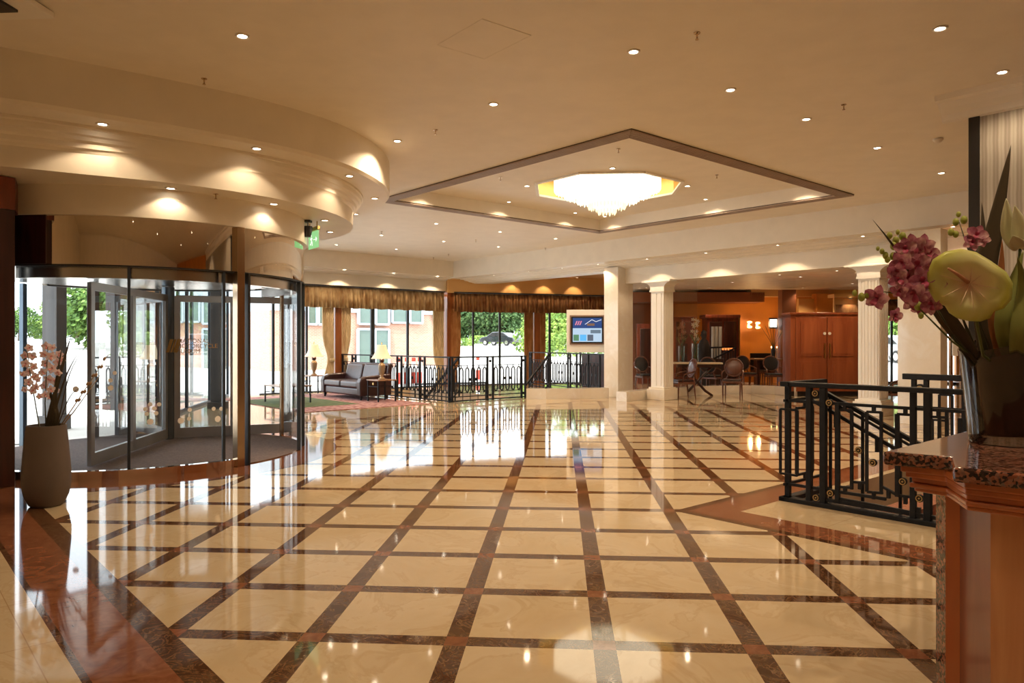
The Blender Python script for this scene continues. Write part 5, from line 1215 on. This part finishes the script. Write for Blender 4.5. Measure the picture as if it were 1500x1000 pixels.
# ------------------------------------------------------------------ bar room
v0, v1 = Pt(852, 517, 24.4), Pt(892, 517, 23.6); o = MB().prism([(v0.x, v0.y), (v1.x, v1.y), (v1.x + .1, v1.y + .5), (v0.x + .1, v0.y + .5)], 0, 1.1).build('low_cupboard', mahog_dk, None, bevel=.01); tag(o, 'dark low cupboard behind the railing beneath the display screen', 'cupboard')
def chair(loc, rz, label, group=None, round_=True, fabm=None):
    r = thing('round_back_chair' if round_ else 'dining_chair', label, 'chair', loc, rz, group); w_ = .26
    for x in (-.22, .22):
        MB().tube([(x, -.22, 0), (x * 1.02, -.22, .42)], [.014, .024], 8).build('leg', chairw, r, local=True, smooth='a')
        MB().tube([(x * 1.0, .26, 0), (x * .95, .22, .42), (x * .6, .26, .62)], [.014, .024, .018], 8).build('leg', chairw, r, local=True, smooth='a')
    MB().box((0, 0, .42), (.50, .48, .06)).build('seat_frame', chairw, r, local=True, bevel=.015)
    MB().box((0, -.01, .475), (.46, .44, .06)).build('seat', fabm or leather, r, local=True, bevel=.025)
    if round_:
        b = MB(); N = 28; pts = [(.24 * math.cos(2 * PI * k / N), .27 + .05 * math.sin(2 * PI * k / N), .80 + .235 * math.sin(2 * PI * k / N)) for k in range(N + 1)]; b.tube(pts, .02, 8); b.build('back_frame', chairw, r, local=True, smooth=True)
        b = MB(); b.ball((0, 0, 0), 1, 24, 10, (.225, .03, .22)); o = b.build('backrest', fabm or chairw, r, local=True, smooth=True); o.location = (0, .27, .80); o.rotation_euler = (-.2, 0, 0)
        for x in (-.25, .25): MB().tube([(x * .96, .24, .72), (x * 1.1, .05, .68), (x * 1.08, -.08, .64), (x, -.12, .44)], .016, 8).build('armrest', chairw, r, local=True, smooth=True)
    else:
        MB().box((0, .24, .78), (.46, .05, .62), rx=-.1).build('backrest', fabm or dark_fab, r, local=True, bevel=.02)
    return r
def fl_at(px, t): v = Pt(px, 500, t); v.z = 0; return v
chair(fl_at(1073, 19.6), PI - .35 + PI, 'walnut round backed chair in front of the bar screen, right of the flower table'); chair(fl_at(1000, 19.3), -1.3, 'brown chair standing sideways at the left end of the flower table')
chair(fl_at(1094, 23.5), .25, 'black oval backed chair behind the walnut round backed chair', fabm=dark_fab); chair(fl_at(946, 22.5), .4, 'dark oval backed chair glimpsed between the marble pillar and the column', fabm=dark_fab)
chair(fl_at(1313, 15.1), -1.9, 'black oval backed chair between the fluted column and the stone pillar', fabm=dark_fab); chair(fl_at(1134, 23.0), .1, 'dark low chair tucked at the candle table', fabm=dark_fab)
chair(fl_at(1042, 21.8), 2.6, 'dark chair half hidden behind the flower table', fabm=dark_fab)
for i, px in enumerate((1112, 1126)): chair(fl_at(px, 25.6), .1, ['black square backed chair behind the candle table, left of the pair', 'black square backed chair behind the candle table, right of the pair'][i], 'square backed chairs', False)
ft = fl_at(1021, 20.3)
tb = thing('console_table', 'pale topped console table on curved crossed legs carrying two orchid vases', 'table', ft, -.05)
MB().box((0, 0, .90), (1.32, .5, .045)).build('table_top', M('pale_table_top', (.70, .56, .38), .3), tb, local=True, bevel=.01)
MB().box((0, 0, .83), (1.1, .4, .09)).build('table_apron', mahog_dk, tb, local=True)
for s_ in (-1, 1):
    pts = [(s_ * .42, 0, 0), (s_ * .22, 0, .14), (s_ * .02, 0, .36), (-s_ * .18, 0, .60), (-s_ * .40, 0, .80)]; MB().tube(pts, .035, 8).build('leg', mahog_dk, tb, local=True, smooth='a')
pet_w = M('ivory_orchid_petal', (.80, .74, .55), .5)
vglass = glass('clear_vase_glass', (.80, .84, .78), .5)
def orchvase(px, z, t, h_, label, pm, hh):
    c = fl_at(px, t); c.z = z; v = thing('flower_vase', label, 'vase', c); MB().lathe((0, 0, 0), [(.001, 0), (.08, .0), (.09, h_), (.085, h_), (.075, .02), (.001, .02)], 20).build('vase_glass', vglass, v, local=True, smooth='a')
    b = MB(); b.tube([(0, 0, .02), (.02, 0, h_), (.0, 0, h_ + hh)], .01, 6); b.tube([(0, 0, .02), (-.03, 0, h_), (-.08, .02, h_ + hh * .7)], .008, 6)
    for k in range(5): b.tube([(0, 0, .02), (.01, .0, h_), (.16 * math.cos(k * 1.3), .1 * math.sin(k * 1.3), h_ + .25)], .012, 5)
    b.build('green_stems', stemm, v, local=True)
    random.seed(px)
    for k in range(16):
        b = MB(); u = random.random(); p = Vector((random.uniform(-.09, .09), random.uniform(-.06, .06), h_ + .12 + hh * u))
        for j in range(5): a = j * 1.26; b.add([p, p + Vector((math.cos(a - .4), -.2, math.sin(a - .4))) * .035, p + Vector((math.cos(a), -.3, math.sin(a))) * .06, p + Vector((math.cos(a + .4), -.2, math.sin(a + .4))) * .035], [(0, 1, 2, 3)])
        b.build('orchid_bloom', pm, v, local=True)
orchvase(1018, .925, 20.3, .52, 'clear vase of ivory orchids standing on the console table', pet_w, .55)
orchvase(998, .925, 20.5, .45, 'dim vase of peach orchids at the left end of the console table', M('dim_peach_petal', (.50, .26, .14), .6), .55)
ct_ = thing('candle_table', 'long amber lit table with candles at the right of the bar room', 'table', fl_at(1131, 24.2), .0)
MB().box((0, 0, .92), (1.3, .6, .05)).build('table_top', tabw, ct_, local=True); 
for x in (-.5, .5): MB().box((x, 0, .45), (.08, .4, .9)).build('leg', mahog_dk, ct_, local=True)
for i, px in enumerate((1130, 1138, 1148)):
    c = fl_at(px, 24.1); c.z = .946; r = thing('candle', ['left candle on the amber lit table', 'middle tall candle on the amber lit table', 'right tall candle on the amber lit table'][i], 'candle', c)
    MB().tube([(0, 0, 0), (0, 0, .34)], .022, 10).build('wax_stick', M('cream_wax', (.6, .42, .25), .5), r, local=True, smooth='a'); MB().lathe((0, 0, .34), [(.001, 0), (.02, .02), (.001, .06)], 8).build('flame', emit('candle_flame', (1, .6, .2), 14), r, local=True)
c = fl_at(1133, 24.0); c.z = .946; r = thing('branch_arrangement', 'tall vase of bare dark branches on the candle table', 'vase', c)
MB().lathe((0, 0, 0), [(.001, 0), (.05, 0), (.07, .25), (.04, .38)], 14).build('dark_vase', blackm, r, local=True, smooth='a')
b = MB()
for k in range(7): a = -1 + k * .33; b.tube([(0, 0, .3), (a * .12, 0, .6), (a * .38, 0, .8 + .35 * (1 - abs(a) * .4))], .008, 5)
b.build('bare_branches', stemd, r, local=True)
# double wood doors / tall cabinet
cL, cR = fl_at(1158, 20.2), fl_at(1263, 20.2); dC = (cR - cL); Lc = dC.length; dC.normalize(); nC = Vector((dC.y, -dC.x, 0))
cb = thing('double_door_cabinet', 'tall cherry wood unit with two panelled doors and brass handles', 'cabinet', (cL + cR) / 2)
cabw = wood('cabinet_cherry', (.24, .055, .018), (.36, .10, .035), scale=5)
MB().prism([cL, cR, cR - nC * .6, cL - nC * .6], 0, 2.24).build('cabinet_body', cabw, cb)
b = MB(); b.prism([cL - dC * .04 + nC * .05, cR + dC * .04 + nC * .05, cR - nC * .6, cL - dC * .04 - nC * .6], 2.24, 2.30); b.build('cornice', cabw, cb, bevel=.01)
MB().prism([cL + nC * .01, cR + nC * .01, cR, cL], 0, .13).build('dark_plinth', blackm, cb)
for s_ in (0, 1):
    d0 = cL + dC * (.14 + s_ * (Lc / 2 - .12)) + nC * .03; w_ = Lc / 2 - .16
    o = MB().prism([d0 - nC * .03, d0 + dC * w_ - nC * .03, d0 + dC * w_ + nC * .01, d0 + nC * .01], .13, 2.16).build('door', cabw, cb, bevel=.004)
    for z0, z1 in ((.25, .95), (1.10, 2.05)):
        b = MB()
        for k, (i0, h_) in enumerate(((0, .02), (.05, .012), (.07, .03))):
            b.prism([d0 + dC * (.12 + i0) + nC * .008, d0 + dC * (w_ - .12 - i0) + nC * .008, d0 + dC * (w_ - .12 - i0) + nC * (.012 + h_), d0 + dC * (.12 + i0) + nC * (.012 + h_)], z0 + i0, z1 - i0)
        b.build('raised_panel', cabw, o)
    xh = w_ - .05 if s_ == 0 else .05
    MB().box(d0 + dC * xh + nC * .04 + Vector((0, 0, 1.25)), (.03, .03, .40), TH).build('brass_handle', gold, o); MB().tube([d0 + dC * xh + nC * .0 + Vector((0, 0, 1.72)), d0 + dC * xh + nC * .03 + Vector((0, 0, 1.72))], .04, 14).build('round_badge', M('pale_badge', (.7, .65, .55), .5), o)
# armoire
def P2(px, py, t): return Pt(px, py, t)
def boxpx(px0, px1, y0, y1, t, dep, name, mat, par, floor=False, **k):
    a, c = Pt(px0, y0, t), Pt(px1, y1, t); z1 = a.z; z0 = 0 if floor else c.z; m_ = (a + c) / 2
    v = Vector((cT, sT, 0)); 
    return MB().box((m_.x - sT * dep / 2, m_.y + cT * dep / 2, (z0 + z1) / 2), (abs((c - a).dot(v)), dep, z1 - z0), TH).build(name, mat, par, **k)
am = thing('armoire', 'large dark mahogany armoire against the amber wall of the bar', 'cabinet', fl_at(1059, 25.6))
boxpx(1036, 1082, 464, 560, 25.2, .7, 'cabinet_body', mahog, am, True); boxpx(1033, 1085, 460.5, 466, 25.1, .8, 'cornice', mahog, am, bevel=.03)
for x0, x1 in ((1040, 1058), (1061, 1079)): boxpx(x0, x1, 471, 552, 25.15, .06, 'door', mahog_dk, am, bevel=.02)
for i, (x0, x1, y0, l_) in enumerate([(986, 1017, 464, 'dark red wood panel door behind the peach orchids'), (933, 957, 474, 'dark red wood panel door glimpsed left of the first column')]):
    o = thing('panel_door', l_, 'door', fl_at((x0 + x1) / 2, 26.3)); boxpx(x0, x1, y0, 560, 26.0, .12, 'door_frame', mahog, o, True, bevel=.01); boxpx(x0 + 5, x1 - 4, y0 + 7, 552, 25.95, .08, 'raised_panel', mahog_dk, o, bevel=.02)
r = thing('column_lantern', 'cluster of pale cylindrical glass tubes standing before the armoire', 'lantern', fl_at(1049.5, 23.6) + Vector((0, 0, .9)))
for px in (1044.5, 1049.5, 1055): c = fl_at(px, 23.6); c.z = 0; MB().tube([c + Vector((0, 0, .95)), c + Vector((0, 0, 1.98))], .055, 14).build('glass_tube', M('grey_cream_tube', (.42, .38, .32), .3), r, smooth='a')
c = fl_at(1049.5, 23.6); MB().box(c + Vector((0, 0, .475)), (.5, .4, .95)).build('pedestal', mahog_dk, r)
r = thing('gold_door_frame', 'thin bright brass door frame right of the armoire', 'door frame', fl_at(1083.5, 25)); boxpx(1082.6, 1084.4, 465, 560, 24.9, .05, 'frame_post', gold, r, True)
r = thing('stair_handrail', 'small black sloping handrail in front of the armoire', 'handrail', fl_at(1060, 23)); b = MB(); b.bar(Pt(1040, 528, 22.6), Pt(1078, 509, 22.6), .05); b.bar(Pt(1040, 509, 22.7), Pt(1078, 508, 22.7), .05)
for px in range(1041, 1080, 4): b.bar(Pt(px, 510, 22.65), Pt(px, 540 - (px - 1040) * .1, 22.65), .02, up=(0, 1, 0))
b.build('handrail', iron, r)
bl = thing('bar_counter', 'dark bar counter with a glowing orange strip behind the walnut chair', 'counter', fl_at(1060, 24.2)); boxpx(1036, 1078, 512, 560, 24.0, .5, 'counter_body', mahog_dk, bl, True); boxpx(1057, 1075, 509.5, 512.5, 23.95, .2, 'glowing_strip', emit('orange_glow', (1, .28, .06), 1.6), bl)
st = thing('dark_figure_statue', 'dark statue like silhouette left of the pale glass tubes', 'statue', fl_at(1031, 22.8)); b = MB(); c = fl_at(1031, 22.8)  # dark statue-shaped figure, not a lamp
b.lathe(c, [(.001, 0), (.18, 0), (.16, .1), (.12, .6), (.18, 1.0), (.20, 1.3), (.14, 1.5), (.06, 1.58), (.09, 1.68), (.08, 1.8), (.001, 1.86)], 18); b.build('statue_body', dark_fab, st, smooth=True)
def sconce(px, py, t, label, two):
    c = Pt(px, py, t); r = thing('wall_sconce', label, 'wall lamp', c)
    MB().box(c, (.08, .05, .22)).build('back_plate', gold, r)
    for k in two: 
        b = MB(); b.ball(c + Vector((0, -.10, k)), .055, 12, 8, (1.6, 1, .8)); b.build('lit_bulb', emit('warm_bulb', (1, .62, .22), 6), r, smooth=True)
    point(c + Vector((0, -.25, 0)), 26, (1, .6, .25), r, .05)
sconce(1097, 475.5, 26.2, 'double brass wall sconce glowing between armoire and screens', (-.08, .09)); sconce(1109, 476, 26.2, 'slim glowing wall sconce left of the two bright screens', (-.09, .07))
for i, (x0, x1) in enumerate(((1127, 1139), (1140.5, 1149))):
    r = thing('wall_screen', ['wider bright white screen high on the bar wall', 'narrower bright white screen high on the bar wall'][i], 'screen', Pt((x0 + x1) / 2, 480, 25)); boxpx(x0, x1, 465.5, 481, 25.0, .08, 'screen_bezel', blackm, r); boxpx(x0 + 1, x1 - .8, 467.5, 479, 24.98, .02, 'screen_image', emit('bright_screen', (1, .96, .88), 2.2), r)
# upper parts of the bar room: timber pier, lit niche and dark valance over the cabinet
r = struct(MB(), 'trim_19', darkor)
bpy.data.objects.remove(r)
def sbox(px0, px1, y0, y1, t, dep, name, mat, **k): o = boxpx(px0, px1, y0, y1, t, dep, name, mat, None, **k); o['kind'] = 'structure'; return o
sbox(925, 1120, 428, 442, 25.5, 1.2, 'trim_19', darkor); sbox(1146, 1166, 424, 560, 24.5, .4, 'trim_20', darkor); sbox(1100, 1262, 424, 434, 25.5, .5, 'trim_21', ambs); sbox(925, 985, 430, 575, 26.6, .3, 'trim_22', darkor)
sbox(1196, 1222, 430, 560, 25.0, .4, 'trim_23', orangew)
r = thing('window_pelmet', 'dark striped pelmet seen above the cherry door unit beside the fluted column', 'pelmet', Pt(1244, 446, 24)); boxpx(1224, 1266, 446, 461, 24.0, .12, 'gathered_valance', pelm2, r)
c = Pt(1246, 437, 23.9); r = downlight(c, 'bright downlight washing the wall above the cherry door unit', None, 30, 110, .4, r=.045); 
boxo = sbox(1222, 1268, 430.5, 435.5, 23.9, .5, 'trim_24', ambs)
sbox(1222, 1268, 435.5, 462, 24.12, .1, 'trim_26', ambs); sbox(1170, 1196, 437, 462, 25.2, .2, 'trim_25', ambs)
# stand with a white notice board beyond the stone pillar
t_ = 14.5; r = thing('notice_easel', 'white notice board on a dark stand behind the vase stems', 'sign', fl_at(1407, t_)); boxpx(1396, 1420, 456, 521, t_, .04, 'white_board', trimw, r, bevel=.005)
for px in (1392, 1408, 1424): boxpx(px, px + 4, 470, 600, t_ + .1, .06, 'stand_post', champ, r, True)
